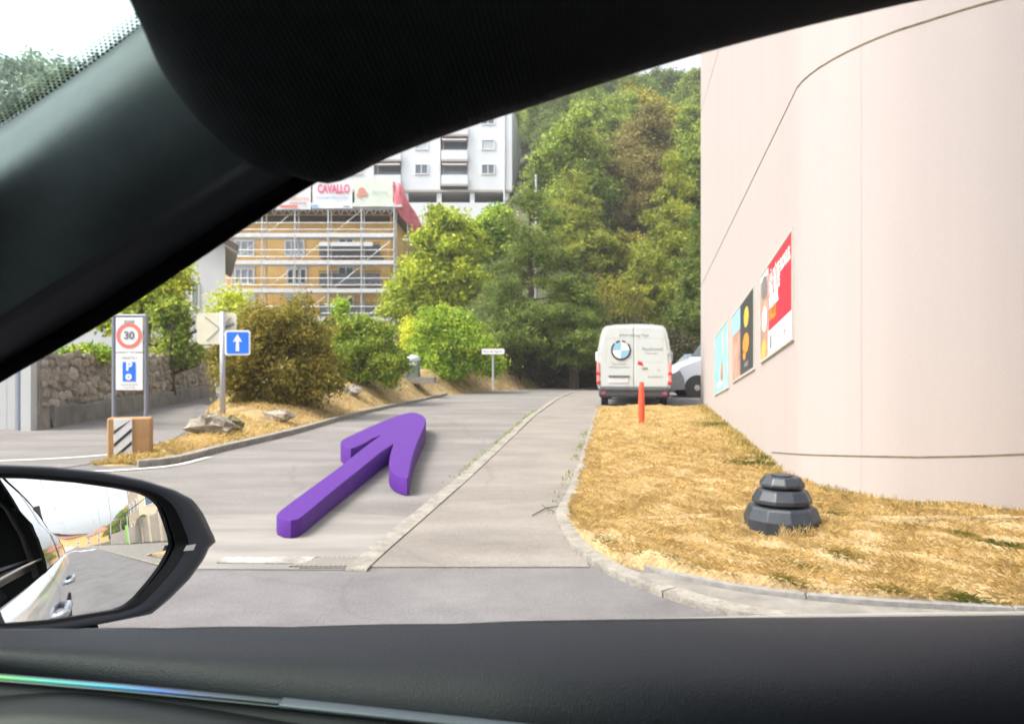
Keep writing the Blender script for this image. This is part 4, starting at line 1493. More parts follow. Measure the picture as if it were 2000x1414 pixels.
# ------------------------------------------------------------------ left: stone wall, white gatehouse, house
def base_line(t):
    """foot of the stone wall from its near end to its far end"""
    return Vector((-9.05 - 2.1 * t, 14.2 + 13.5 * t, 0))


sw = thing('stone_wall', 'old rubble stone wall with a grey footing along the branch road', 'wall', base_line(.5))
w_dir = (base_line(1) - base_line(0)).normalized()
w_len = (base_line(1) - base_line(0)).length
w_nor = Vector((w_dir.y, -w_dir.x, 0))     # towards the road
if w_nor.x < 0:
    w_nor = -w_nor


def wall_top(t):
    return 1.40 + .30 * t + .06 * math.sin(t * 9)


bb = MB()
fr, bk = [], []
for t in np.linspace(0, 1, 30):
    p = base_line(t)
    fr.append([(p.x, p.y, -.05), (p.x - w_nor.x * .05, p.y - w_nor.y * .05, wall_top(t) - .03), (p.x - w_nor.x * .45, p.y - w_nor.y * .45, wall_top(t) - .03), (p.x - w_nor.x * .45, p.y - w_nor.y * .45, -.05)])
bb.grid(fr)
bb.f += [(0, 1, 2, 3), tuple(len(bb.v) - 4 + k for k in (3, 2, 1, 0))]
bb.build('mortar_core', M['mortar'], sw, True)
bb = MB()
fr = []
for t in np.linspace(.03, 1, 24):
    p = base_line(t) + w_nor * .07
    h = .42 + .03 * math.sin(t * 30)
    fr.append([(p.x, p.y, -.05), (p.x, p.y, h - .03), (p.x - w_nor.x * .05, p.y - w_nor.y * .05, h), (p.x - w_nor.x * .14, p.y - w_nor.y * .14, h)])
bb.grid(fr)
bb.f += [(0, 1, 2, 3)]
bb.build('footing', M['footing'], sw, True)
# rubble stones: a few shared meshes, each stone an object
st_mesh = []
for k in range(12):
    rr = np.random.default_rng(100 + k)
    n_ = 7
    ang = np.sort(rr.random(n_) * .5 + np.arange(n_)) / n_ * 2 * math.pi
    out = [(.5 * math.cos(a) * (.82 + .3 * rr.random()), .5 * math.sin(a) * (.82 + .3 * rr.random())) for a in ang]
    vs = [(x, z, 0) for x, z in out] + [(x * .80, z * .80, .045 + .03 * rr.random()) for x, z in out] + [(.05 * rr.normal(), .05 * rr.normal(), .075)]
    fs = []
    for i in range(n_):
        j = (i + 1) % n_
        fs += [(i, j, n_ + j, n_ + i), (n_ + i, n_ + j, 2 * n_)]
    me = mesh('stone', vs, fs)
    me.materials.append(M[('stone_a', 'stone_b', 'stone_c', 'stone_b')[k % 4]])
    st_mesh.append(me)
count = 0
z_row = .44
rowi = 0
SW = sw.matrix_basis.inverted()
while z_row < 1.75 and count < 300:
    rh = random.uniform(.13, .21)
    s = random.uniform(0, .15)
    while s < w_len and count < 300:
        wd = random.choice((.16, .22, .28, .34, .44)) * random.uniform(.85, 1.2) * (1 + .3 * s / w_len)
        t = (s + wd / 2) / w_len
        if t < 1 and z_row + rh * .4 < wall_top(t):
            p = base_line(t)
            lean_in = .05 * (z_row / 1.5)
            o = bpy.data.objects.new('stone', random.choice(st_mesh))
            COL.objects.link(o)
            o.parent = sw
            Mo = frame3(w_dir * (1 if random.random() < .5 else 1), (0, 0, 1), p + w_nor * (.005 - lean_in) + Vector((0, 0, z_row + rh / 2 + random.uniform(-.055, .055))))
            if Mo.to_3x3() @ Vector((0, 0, 1)) @ w_nor < 0:
                Mo = Mo @ Matrix.Rotation(R(180), 4, 'Y')
            Mo = Mo @ Matrix.Rotation(R(random.uniform(-14, 14)), 4, 'Z') @ Matrix.Diagonal((wd * random.uniform(.92, 1.12), rh * random.uniform(.85, 1.5), random.uniform(.35, 1.0), 1))
            o.matrix_parent_inverse = SW
            o.matrix_basis = Mo
            count += 1
        s += wd
    z_row += rh * .95
    rowi += 1

gh = thing('gatehouse', 'white rendered outbuilding with a grey downpipe at the near end of the stone wall', 'building', (-11, 15, 0))
MB().box((-12.2, 14.75, 1.25), (5.0, 1.1, 2.7)).build('wall', M['white_wall'], gh, True)
MB().box((-9.21, 14.10, 1.3), (.19, .20, 2.8)).build('pilaster', M['white_wall'], gh, True)
MB().tube([(-9.40, 14.10, -.0), (-9.40, 14.10, 2.6)], .055, 10).build('downpipe', flat('blue_grey_pipe', (.24, .28, .33), .5, .2), gh, True)
MB().box((-9.56, 14.45, 1.25), (.29, .5, 2.7)).build('wall', M['white_wall'], gh, True)
MB().box((-12.0, 14.75, 2.68), (5.8, 1.6, .12)).build('roof', M['roof_tile'], gh, True)

# house with white gable
hs = thing('white_house', 'white gabled house with dark eaves behind the trees on the left', 'house', (-17.5, 33, 0))
Dh = 33.0
xr = P(440, 0, Dh).x
gz = lambda y: EYE + (HY - y) / F * Dh
x_l = xr - 8.5
zc = gz(478)
zpk = zc + 2.6
bb = MB()
poly2 = [(x_l, -.1), (xr, -.1), (xr, zc), ((x_l + xr) / 2, zpk), (x_l, zc)]
bb.prism(poly2, 0, 9, Matrix(((1, 0, -.41, 0), (0, 0, 1, Dh), (0, 1, 0, 0), (0, 0, 0, 1))))
bb.build('wall', M['white_wall'], hs, True)
xm = (x_l + xr) / 2
for s in (-1, 1):
    xe = xm + s * (8.5 / 2 + .85)
    ze = zpk - (zpk - zc) / 4.25 * (4.25 + .85) + .12
    vs = [(xm, Dh - .7, zpk + .12), (xe, Dh - .7, ze), (xe - 4.2, Dh + 9.5, ze), (xm - 4.2, Dh + 9.5, zpk + .12)]
    vs2 = [(x, y, z + .22) for x, y, z in vs]
    MB().add(vs + vs2, [(0, 1, 2, 3), (4, 7, 6, 5), (0, 4, 5, 1), (1, 5, 6, 2), (2, 6, 7, 3), (3, 7, 4, 0)]).build('roof', M['roof_tile'], hs, True)
    MB().add([(xm, Dh - .69, zpk + .10), (xe, Dh - .69, ze - .02), (xe - 4.2, Dh + 9.5, ze - .02), (xm - 4.2, Dh + 9.5, zpk + .10)], [(0, 1, 2, 3)]).build('soffit', M['white_wall'], hs, True)
    MB().add([(xm, Dh - .74, zpk + .05), (xe, Dh - .74, ze - .05), (xe, Dh - .74, ze + .26), (xm, Dh - .74, zpk + .38),
              (xm, Dh - .70, zpk + .05), (xe, Dh - .70, ze - .05), (xe, Dh - .70, ze + .26), (xm, Dh - .70, zpk + .38)],
             [(0, 1, 2, 3), (0, 4, 5, 1), (3, 2, 6, 7), (1, 5, 6, 2)]).build('bargeboard', M['wood_eave'], hs, True)
a, c = P(376, 603, Dh - .05), P(387, 556, Dh - .05)
wo = MB().box(((a.x + c.x) / 2, Dh - .03, (a.z + c.z) / 2), (c.x - a.x + .1, .08, c.z - a.z + .1)).build('window', M['frame_white'], hs, True)
MB().box(((a.x + c.x) / 2, Dh - .06, (a.z + c.z) / 2), (c.x - a.x, .06, c.z - a.z)).build('shutter', flat('grey_shutter', (.14, .18, .20), .6), wo)

# ------------------------------------------------------------------ orange building behind scaffolding
Ds = 53.0
us = Ds / F
sx = lambda x: (x - CX) * us
sz = lambda y: EYE + (HY - y) * us
ob = thing('orange_building', 'orange rendered apartment house wrapped in scaffolding on the left', 'building', (sx(600), Ds, 0))
x0, x1 = sx(300), sx(762)
zt = sz(418)
MB().box(((x0 + x1) / 2, Ds + 6.0, zt / 2), (x1 - x0, 12, zt)).build('wall', M['orange_wall'], ob, True)
MB().box(((x0 + x1) / 2, Ds + 5.6, zt + .15), (x1 - x0 + 1.4, 13.2, .34)).build('roof', M['wood_eave'], ob, True)
MB().box(((x0 + x1) / 2, Ds - .03, zt - .38), (x1 - x0, .10, .42)).build('frieze', M['wood_eave'], ob, True)
# windows
wmesh = {}


def window(root, xc, yc, wpx, hpx, Y, u_, pane_m, frame_m, pm=None, mull=1, sill=None):
    wx, wz = wpx * u_, hpx * u_
    cx_, cz_ = (xc - CX) * u_, EYE + (HY - yc) * u_
    key = (round(wx, 2), round(wz, 2), mull, frame_m.name)
    if key not in wmesh:
        bb = MB()
        t = min(.12, wx * .09)
        bb.box((0, -.03, wz / 2 - t / 2), (wx, .14, t))
        bb.box((0, -.03, -wz / 2 + t / 2), (wx, .14, t))
        bb.box((-wx / 2 + t / 2, -.03, 0), (t, .14, wz - 2 * t))
        bb.box((wx / 2 - t / 2, -.03, 0), (t, .14, wz - 2 * t))
        for k in range(mull):
            xx = -wx / 2 + wx * (k + 1) / (mull + 1)
            bb.box((xx, -.03, 0), (t * .8, .10, wz - 2 * t))
        wmesh[key] = mesh('window', bb.v, bb.f)
        wmesh[key].materials.append(frame_m)
    o = bpy.data.objects.new('window', wmesh[key])
    COL.objects.link(o)
    o.parent = root
    o.matrix_parent_inverse = root.matrix_basis.inverted()
    o.location = (cx_, Y, cz_)
    p = MB().box((0, -.005, 0), (wx - .02, .03, wz - .02)).build('pane', pane_m, o)
    return o


for yc in (485, 540, 600, 655):
    for xc in (478, 580) if yc != 485 else (478, 576):
        window(ob, xc, yc, 40, 32, Ds, us, M['glass_pale'] if (xc + yc) % 4 else M['glass_dark'], M['frame_white'], mull=2)
        MB().box((sx(xc), Ds - .06, sz(yc - 22)), (44 * us, .16, 11 * us)).build('shutter_box', M['blind'], ob, True)
    # french window and balcony
    window(ob, 676, yc - 2, 32, 36, Ds, us, M['glass_dark'], M['frame_white'], mull=1)
    bal = MB()
    zb_ = sz(yc + 20)
    bal.box((sx(690), Ds - .62, zb_), (118 * us, 1.2, .16))
    bo = bal.build('balcony', M['grey_slab'], ob, True)
    rl = MB()
    rl.box((sx(690), Ds - 1.18, zb_ + .95), (118 * us, .05, .06))
    rl.box((sx(690), Ds - 1.18, zb_ + .45), (116 * us, .03, .75))
    rl.build('railing', mat('balcony_infill', (.17, .18, .21), .6, var=.2, scale=3), bo)
aw = MB()
aw.add([(sx(640), Ds - .2, sz(478)), (sx(738), Ds - .2, sz(478)), (sx(742), Ds - 1.5, sz(494)), (sx(636), Ds - 1.5, sz(494)),
        (sx(640), Ds - .2, sz(481)), (sx(738), Ds - .2, sz(481)), (sx(742), Ds - 1.5, sz(497)), (sx(636), Ds - 1.5, sz(497))], [(0, 1, 2, 3), (4, 7, 6, 5), (3, 2, 6, 7), (0, 3, 7, 4), (1, 5, 6, 2)])
aw.build('awning', mat('grey_awning', (.24, .23, .26), .7), ob, True)
MB().box((sx(690), Ds - 2.35, sz(487)), (100 * us, .05, .28)).build('awning_valance', M['deck'], ob, True)

scf = thing('scaffold', 'white decked tube scaffold standing against the orange building', 'scaffold', (sx(600), Ds - 1.8, 0))
Yf, Yb = Ds - 2.4, Ds - 1.5
uf = Yf / F
fx = lambda x: (x - CX) * uf
fz = lambda y: EYE + (HY - y) * uf
post_x = [382, 446, 512, 576, 641, 706, 770]
dn = [463, 516, 571, 626, 680]
for xp in post_x:
    for Yq in (Yf, Yb):
        MB().tube([(fx(xp), Yq, .0), (fx(xp), Yq, fz(398))], .055, 6).build('standard', M['aluminium'], scf, True)
for yd in dn:
    for k in range(len(post_x) - 1):
        xa, xb = fx(post_x[k]) + .03, fx(post_x[k + 1]) - .03
        MB().box(((xa + xb) / 2, (Yf + Yb) / 2, fz(yd)), (xb - xa, Yb - Yf + .1, .08)).build('deck', M['deck'], scf, True)
        MB().box(((xa + xb) / 2, Yf - .05, fz(yd) + .12), (xb - xa, .04, .26)).build('toe_board', M['deck'], scf, True)
    for dy in (-14, -27):
        MB().tube([(fx(post_x[0]), Yf - .06, fz(yd + dy)), (fx(post_x[-1]), Yf - .06, fz(yd + dy))], .032, 5).build('guard_rail', M['aluminium'], scf, True)
# lattice girders under the top and diagonal braces
for k in range(len(post_x) - 1):
    xa, xb = fx(post_x[k]), fx(post_x[k + 1])
    lt = MB()
    for (z0_, z1_) in ((fz(407), fz(420)),):
        for i in range(4):
            q0, q1 = xa + (xb - xa) * i / 4, xa + (xb - xa) * (i + 1) / 4
            lt.tube([(q0, Yf, z0_), ((q0 + q1) / 2, Yf, z1_), (q1, Yf, z0_)], .028, 5)
    lt.tube([(xa, Yf, fz(407)), (xb, Yf, fz(407))], .05, 5)
    lt.build('lattice_girder', M['aluminium'], scf, True)
    for j, yd in enumerate(dn):
        if (k + j) % 2 == 0:
            MB().tube([(xa, Yf + .05, fz(yd)), (xb, Yf + .05, fz(yd - 52))], .024, 5).build('brace', M['aluminium'], scf, True)
        else:
            lt = MB()
            for i in range(5):
                q0, q1 = xa + (xb - xa) * i / 5, xa + (xb - xa) * (i + 1) / 5
                lt.tube([(q0, Yb, fz(yd - 8)), (q1, Yb, fz(yd - 22))], .02, 4)
            lt.build('lattice', M['aluminium'], scf, True)
# the return side of the scaffold, running away along the gable
for i, yy in enumerate((Ds + 1.2, Ds + 4.2, Ds + 7.2)):
    for dx in (.4, 1.5):
        MB().tube([(fx(770) + dx, yy, 0), (fx(770) + dx, yy, fz(404))], .055, 6).build('standard', M['aluminium'], scf, True)
for yd in dn:
    MB().box((fx(770) + .95, Ds + 3.0, fz(yd)), (1.1, 9.0, .08)).build('deck', M['deck'], scf, True)
    MB().tube([(fx(770) + 1.5, Ds - 2, fz(yd - 20)), (fx(770) + 1.5, Ds + 7.2, fz(yd - 20))], .03, 5).build('guard_rail', M['aluminium'], scf, True)
    MB().tube([(fx(770) + 1.5, Ds - 1.5, fz(yd)), (fx(770) + 1.5, Ds + 4.2, fz(yd - 50))], .03, 5).build('brace', M['aluminium'], scf, True)
# top platform
MB().box((fx(580), (Yf + Yb) / 2, fz(403)), (fx(785) - fx(375), 1.1, .12)).build('top_deck', M['deck'], scf, True)


def banner(label, xa, xb, ya, yb, m, name='banner'):
    Y = Yf - .12
    root = thing(name, label, 'banner', (fx((xa + xb) / 2), Y, fz(yb)), group='banners along the scaffold top')
    rws = []
    for v in np.linspace(0, 1, 5):
        rws.append([(fx(xa) + (fx(xb) - fx(xa)) * t, Y + .03 * math.sin(9 * t + 3 * v), fz(yb) + (fz(ya) - fz(yb)) * v) for t in np.linspace(0, 1, 16)])
    o = MB().grid(rws).build('cloth', m, root, True)
    o.data.flip_normals() if o.data.polygons[0].normal.y > 0 else None
    return root, frame3((1, 0, 0), (0, 0, 1), (fx((xa + xb) / 2), Y - .06, 0))


ro, Mx = banner('white scaffold banner printed with big pink letters', 611, 689, 355, 408, M['banner_white'])
text_on("CAVALLO", .80, M['print_pink'], ro, Mx @ Matrix.Translation((0.1, fz(371), 0)), bold=.03, sx=.62)
text_on("Maçonnerie Béton armé", .28, M['print_blue'], ro, Mx @ Matrix.Translation((0, fz(387), 0)), sx=.8)
MB().add(quad_on(Mx, -1.35, fz(406), -1.0, fz(401), 0), [(0, 1, 2, 3)]).build('logo', M['print_blue'], ro, True)
MB().add(quad_on(Mx, .75, fz(406), 1.2, fz(404), 0), [(0, 1, 2, 3)]).build('logo', M['print_grey'], ro, True)
ro, Mx = banner('pale green scaffold banner with a small red emblem', 693, 768, 350, 404, M['banner_green'])
for q_, (cx_, cy_, s_) in enumerate(((-.8, 375, .26), (-.60, 380, .19), (-.97, 383, .17))):
    vs, fs = disc(0.01, s_, 0, 2 * math.pi, .006 * q_, 12)
    MB().add(vs, fs, Mx @ Matrix.Translation((cx_, fz(cy_), 0))).build('emblem', mat('faded_red', (.55, .25, .2), .8), ro, True)
text_on("Façades", .38, mat('faded_green', (.35, .52, .42), .8), ro, Mx @ Matrix.Translation((.45, fz(377), 0)), sx=.9)
ro, Mx = banner('white scaffold banner with red and grey print at the pillar edge', 540, 608, 362, 410, M['banner_white'])
text_on("Toitures", .45, M['sign_red'], ro, Mx @ Matrix.Translation((.3, fz(389), 0)))
MB().add(quad_on(Mx, -.9, fz(407), .3, fz(402), 0), [(0, 1, 2, 3)]).build('logo', M['sign_red'], ro, True)
text_on("charpente", .3, M['print_grey'], ro, Mx @ Matrix.Translation((.3, fz(398), 0)))
# red netting blowing off the corner
rt = thing('debris_net', 'torn red net hanging off the top corner of the scaffold', 'netting', (fx(790), Yf, fz(445)))
rws = []
for v in np.linspace(0, 1, 12):
    l_ = np.interp(v, [0, .5, .7, 1], [767, 768, 778, 806])
    r_ = np.interp(v, [0, .15, .35, .6, 1], [786, 790, 797, 813, 827])
    yy = np.interp(v, [0, 1], [354, 446])
    rws.append([(fx(l_ + (r_ - l_) * t), Yf - .1 + 2.2 * v * v + .18 * math.sin(7 * t + 5 * v), fz(yy + 8 * t * (1 if v < .9 else -.5))) for t in np.linspace(0, 1, 9)])
o = MB().grid(rws).build('net', M['net_red'], rt, True, smooth=True)
sm = o.modifiers.new('thick', 'SOLIDIFY')
sm.thickness = .012

# ------------------------------------------------------------------ white apartment block
Da = 82.0
ua = Da / F
axx = lambda x: (x - CX) * ua
azz = lambda y: EYE + (HY - y) * ua
ab = thing('apartment_block', 'tall white apartment block with balconies standing on the slope', 'building', (axx(800), Da, azz(420)))
x_r = axx(1000)
ztop, zlow = azz(203), azz(371)
# wall built in vertical bays, balconies set back
bays = [('w', 916, 1000), ('b', 862, 914), ('w', 786, 860), ('b', 732, 784), ('w', 656, 730), ('b', 602, 654), ('w', 500, 600)]
for kind, xa, xb in bays:
    a_, c_ = axx(xa - (2 if kind == 'w' else 0)), axx(xb)
    back = 0 if kind == 'w' else 1.1
    if xb == 1000:
        MB().prism([(a_, Da), (c_, Da), (1.05, Da + 11.5), (a_, Da + 11.5)], zlow, ztop).build('wall', M['apt_wall'], ab, True)
        continue
    MB().box(((a_ + c_) / 2, Da + back + (11.5 - back) / 2, (ztop + zlow) / 2), (c_ - a_, 11.5 - back, ztop - zlow)).build('wall', M['apt_wall'], ab, True)
floors = [331, 283, 234, 185]
for i, yf in enumerate(floors):
    for xw in (953, 823, 694):
        gl = M['blind'] if (xw, yf) in ((953, 283), (823, 283), (694, 331)) else M['glass_dark']
        window(ab, xw, yf, 27, 21, Da, ua, gl, M['frame_white'], mull=1 if gl is M['glass_dark'] else 0)
    for xb_ in (888, 758, 628):
        bx = axx(xb_)
        wdt = 52 * ua
        bo = MB().box((bx, Da + .55, azz(yf + 32)), (wdt - .02, 1.9, .22)).build('balcony', M['apt_soffit'], ab, True)
        MB().box((bx, Da - .32, azz(yf + 22)), (wdt - .04, .14, 19 * ua)).build('parapet', M['apt_wall'], bo)
        MB().box((bx, Da + 1.06, azz(yf + 2)), (wdt * .86, .08, 24 * ua)).build('balcony_door', M['glass_dark'] if (xb_ + i) % 3 else M['glass_pale'], bo)
        if (xb_, yf) in ((888, 331), (758, 331), (888, 283)):
            MB().add([(bx - wdt * .46, Da + .3, azz(yf - 15)), (bx + wdt * .46, Da + .3, azz(yf - 15)), (bx + wdt * .46, Da - .5, azz(yf - 6)), (bx - wdt * .46, Da - .5, azz(yf - 6)),
                      (bx - wdt * .46, Da + .3, azz(yf - 16)), (bx + wdt * .46, Da + .3, azz(yf - 16)), (bx + wdt * .46, Da - .5, azz(yf - 7)), (bx - wdt * .46, Da - .5, azz(yf - 7))],
                     [(0, 1, 2, 3), (4, 7, 6, 5), (3, 2, 6, 7), (0, 4, 5, 1)]).build('awning', M['awning'], bo)
# open ground storey: slab, columns, lower wall
MB().box((axx(750), Da + 5.5, zlow - .12), (x_r - axx(500), 11.0, .24)).build('slab', M['apt_soffit'], ab, True)
MB().box((axx(750), Da + 8, azz(384)), (x_r - axx(500), 4, 25 * ua)).build('rear_wall', M['footing'], ab, True)
MB().box((axx(750), Da + 5.3, azz(425)), (x_r - axx(500), 10.6, 58 * ua)).build('base_wall', M['apt_wall'], ab, True)
for xc in (990, 922, 857, 792, 727, 662, 597):
    MB().box((axx(xc), Da + .5, azz(384)), (9 * ua, .5, 25 * ua)).build('column', M['apt_wall'], ab, True)
MB().box((axx(750), Da + 5.7, ztop + .2), (x_r - axx(500) + .3, 11.8, .4)).build('roof', M['apt_soffit'], ab, True)
MB().tube([(axx(985), Da - .1, azz(420)), (axx(985), Da - .1, ztop)], .09, 6).build('downpipe', M['apt_wall'], ab, True)

# lamp column and street sign, cabinet
lp = thing('lamp_column', 'slim grey lamp column rising among the trees beside the white apartment block', 'lamp column', (P(1047, 0, 50).x, 50, 0))
zt_ = P(0, 346, 50).z
MB().tube([(lp.location.x, 50, -.2), (lp.location.x, 50, zt_)], [.12, .07], 8).build('column', M['steel'], lp, True)
MB().tube([(lp.location.x, 50, zt_), (lp.location.x, 50, zt_ + .15)], .10, 8).build('cap', M['steel'], lp, True)

Dn = 28.5
sgn_ = thing('street_name_sign', 'small white street name plate on a thin post before the dark pine', 'sign', (P(963, 0, Dn).x, Dn, 0))
MB().tube([(P(963, 0, Dn).x, Dn, .2), (P(963, 0, Dn).x, Dn, P(0, 690, Dn).z)], .04, 8).build('post', M['steel'], sgn_, True)
sgp, MqN = plate(941, 681, 985, 692, Dn - .05, .03, M['sign_white'], 'name_plate', sgn_, .05)
text_on("Rue de Vigner", .13, M['print_grey'], sgp, MqN @ Matrix.Translation((0, 0, .017)), bold=.0)

Dc = 26.0
cab = thing('litter_bin', 'grey green bin with a pale domed lid standing on the bank', 'bin', (P(804, 0, Dc).x, Dc, P(0, 736, Dc).z))
w_ = 27 * Dc / F
MB().box((0, .25, .28), (w_, .5, .60), bev=.03).build('bin_body', M['bin_green'], cab)
MB().lathe([(w_ * .53, .57), (w_ * .53, .66), (w_ * .38, .75), (.02, .78)], 16, Matrix.Translation((0, .25, 0))).build('lid', M['bin_top'], cab, smooth=False)
MB().box((0, -.01, .46), (w_ * .7, .03, .10), bev=.01).build('flap', M['bin_top'], cab)
MB().box((.25, .25, -.12), (w_ * 2.3, .9, .22)).build('plinth', M['kerb'], cab)

# ------------------------------------------------------------------ near plants
def plant(name, label, cat, loc, crown_me, lm, trunk=None, bark='bark', group=None, parts=('crown', 'trunk')):
    root = thing(name, label, cat, loc, group=group)
    obj(parts[0], crown_me, lm, root)
    if trunk is not None:
        obj(parts[1], trunk, M[bark], root)
    return root


def at(x, y, z=None):
    g = G(x, y)
    return g


def bush_trunk(h, r, k):
    b_ = MB()
    for i in range(k):
        a = 2.4 * i
        b_.tube([(.1 * math.cos(a), .1 * math.sin(a), -.1), (r * .35 * math.cos(a), r * .35 * math.sin(a), h * .4), (r * .75 * math.cos(a), r * .75 * math.sin(a), h * .8)], [.03, .022, .006], 5)
    return mesh('stems', b_.v, b_.f)


# 1 rusty bush
p = Vector((-5.35, 16.9, 0))
p.z = island_z(p.x, p.y) - .05
lob = [(0, 0, .95, 1.25, 1.0, 1.0), (-.75, -.1, .75, .65, .8, .75), (.7, -.1, .75, .72, .8, .75), (.2, 0, 1.75, .85, .8, .62), (-.5, .1, 1.7, .65, .7, .55), (.75, .1, 1.45, .6, .6, .6), (-.9, 0, 1.3, .5, .6, .5)]
plant('rusty_bush', 'big rounded bush turning rusty brown beside the one way sign', 'bush', p, crown('leaves', puffs(lob, 9, .34, 1), 46000, .05, .019, clump=.12, per=30, hollow=.75, up=.5, tint=(.52, .2, .16), droop=.04), LEAF['brown_bush'], bush_trunk(2.0, 1.0, 9), parts=('leaves', 'stems'))
# 2 green bush
p = Vector((-4.42, 22.0, 0))
p.z = island_z(p.x, p.y) - .25
lob = [(0, 0, .8, 1.05, .9, .85), (-.5, 0, 1.45, .62, .7, .62), (.45, 0, 1.35, .68, .7, .60), (.75, -.2, .6, .5, .6, .6), (-.8, 0, .7, .5, .6, .7), (0, .1, 1.85, .5, .5, .38)]
plant('green_bush', 'dense green bush right of the rusty bush at the road edge', 'bush', p, crown('leaves', puffs(lob, 9, .34, 2), 36000, .055, .022, clump=.12, per=30, hollow=.75, up=.5), LEAF['green_bush'], bush_trunk(1.8, .9, 8), parts=('leaves', 'stems'))
# shoots above the second bush
p = Vector((P(660, 0, 22.8).x, 22.8, .3))
lob = [(0, 0, 1.9, .28, .3, .5), (.1, 0, 2.5, .16, .2, .42), (-.25, 0, 2.0, .2, .2, .3)]
plant('tall_shrub', 'thin pale green shoots rising between the two bushes', 'shrub', p, crown('leaves', lob, 2600, .06, .025, clump=.12, per=16, hollow=.3), LEAF['bright'], bush_trunk(2.6, .3, 4), parts=('leaves', 'stems'))
# 3 bright shrub mass behind the bin
p = Vector((P(880, 0, 30).x, 30.0, .55))
lob = [(-.3, 0, 1.5, 1.2, 1.0, 1.2), (.7, 0, 1.1, 1.1, 1.0, 1.0), (-.9, .2, 1.1, .8, .8, 1.0), (.1, .1, 2.2, .8, .8, .55), (-.6, 0, 2.35, .6, .6, .5), (1.35, -.1, .55, .6, .6, .6), (-.2, -.2, .35, 1.2, .6, .5)]
plant('leafy_shrub', 'wide bright green shrub behind the bin and before the dark pine', 'shrub', p, crown('leaves', puffs(lob, 9, .34, 3), 40000, .07, .03, clump=.15, per=30, hollow=.7, up=.5), LEAF['bright'], bush_trunk(2.2, 1.2, 8), parts=('leaves', 'stems'))
p = Vector((P(803, 0, 31).x, 31.0, .7))
lob = [(0, 0, 1.5, .42, .4, .75), (.1, 0, .8, .5, .4, .6)]
plant('yellow_shrub', 'narrow yellow leaved shrub behind the bin', 'shrub', p, crown('leaves', lob, 4000, .08, .035, clump=.16, per=20, hollow=.5, tint=(.72, .18, .15)), LEAF['yellow'], bush_trunk(1.8, .4, 4), parts=('leaves', 'stems'))


# pines: flat plates of needles on whorled branches
def pine_lobes(h, r, z0, levels, seed, flat_=.28, top=.25):
    rr = np.random.default_rng(seed)
    out = []
    for i in range(levels):
        t = i / (levels - 1)
        rad = r * (1 - (1 - top) * t ** 1.3) * (.8 + .35 * rr.random())
        z = z0 + (h - z0) * t
        k = max(2, int(5 - 3 * t))
        for q in range(k):
            a = q * 2 * math.pi / k + i * 1.3 + .5 * rr.random()
            d = rad * (.5 + .18 * rr.random())
            out.append((d * math.cos(a), d * math.sin(a), z - .12 * rad * rr.random(), rad * .52, rad * .52, max(.35, rad * flat_)))
    out.append((0, 0, h, r * .2, r * .2, r * .3))
    return out


def pine(label, px_, top_y, Y, r, z0, n, levels, seed, lm, L=.13, W=.03, clump=.3, cat='tree', base=0.0, flat_=.28, top=.25, name='pine_tree', group=None):
    x = P(px_, 0, Y).x
    zt_ = P(0, top_y, Y).z
    g0_ = hill_z(x, Y) + base
    h = zt_ - g0_
    me = crown('crown', puffs(pine_lobes(h * .97, r, z0, levels, seed, flat_, top), 4, .42, seed, .7), int(n * 1.6), L, W * .72, clump=clump * .62, per=34, hollow=.35, up=.5, tint=(.5, .22, .17), top=.55)
    b_ = MB()
    b_.tube([(0, 0, -.4), (.05, 0, h * .4), (0, .05, h * .97)], [.24 + .012 * h, .2, .04], 8)
    for i in range(9):
        z = z0 + (h - z0) * i / 9 - .2
        a = i * 2.4
        q = r * (1 - .7 * i / 9) * .8
        b_.tube([(0, 0, z), (q * math.cos(a), q * math.sin(a), z + .15 * q)], [.06, .015], 5)
    return plant(name, label, cat, (x, Y, g0_), me, lm, mesh('trunk', b_.v, b_.f), group=group)


pine('dark pine with drooping plates of needles at the end of the side road', 1035, 392, 36.0, 3.5, 2.1, 42000, 9, 1, LEAF['pine'], .12, .028, .32)
pine('lower dark pine leaning over the footpath left of the white van', 1120, 545, 34.5, 2.3, 1.7, 20000, 6, 2, LEAF['pine'], .11, .026, .28, top=.5)
pine('light green pine with a pointed top behind the dark pine', 1120, 345, 50.0, 3.0, 2.5, 26000, 11, 3, LEAF['pine_light'], .17, .042, .36, top=.12)
pine('tall pale pine close beside the far edge of the cream building', 1318, 318, 46.0, 3.0, 1.5, 36000, 12, 4, LEAF['pine_light'], .15, .036, .36, top=.22)
pine('broad olive pine above the pale blue van', 1385, 420, 40.0, 2.6, 2.6, 20000, 8, 5, LEAF['pine'], .14, .034, .32, top=.4)
pine('slim green pine behind the white van roof', 1250, 500, 44.0, 1.6, 1.4, 13000, 8, 6, LEAF['pine_light'], .13, .03, .26, top=.2)
# yellow-green broadleaf tree
def broadleaf(label, px_, top_y, Y, lobes, n, L, lm, clump=.3, trunk=(4, .16), name='leafy_tree', base=0.0, hollow=.5, tint=(.5, .22, .16), bark='bark', W=None, group=None):
    x = P(px_, 0, Y).x
    g0_ = hill_z(x, Y) + base
    zt_ = P(0, top_y, Y).z - g0_
    zl = max(l_[2] + l_[5] for l_ in lobes)
    lobes = [(a, b_, c_ + zt_ - zl, d, e, f) for a, b_, c_, d, e, f in lobes]
    me = crown('crown', puffs(lobes, 8, .36, int(px_)), int(n * 1.3), L, W, clump=clump * .75, per=30, hollow=max(.6, hollow), tint=tint)
    zmid = np.mean([l_[2] for l_ in lobes])
    return plant(name, label, 'tree', (x, Y, g0_), me, lm, trunk_mesh(max(1.0, zmid), trunk[1], limbs=6, spread=1.6), bark, group=group)


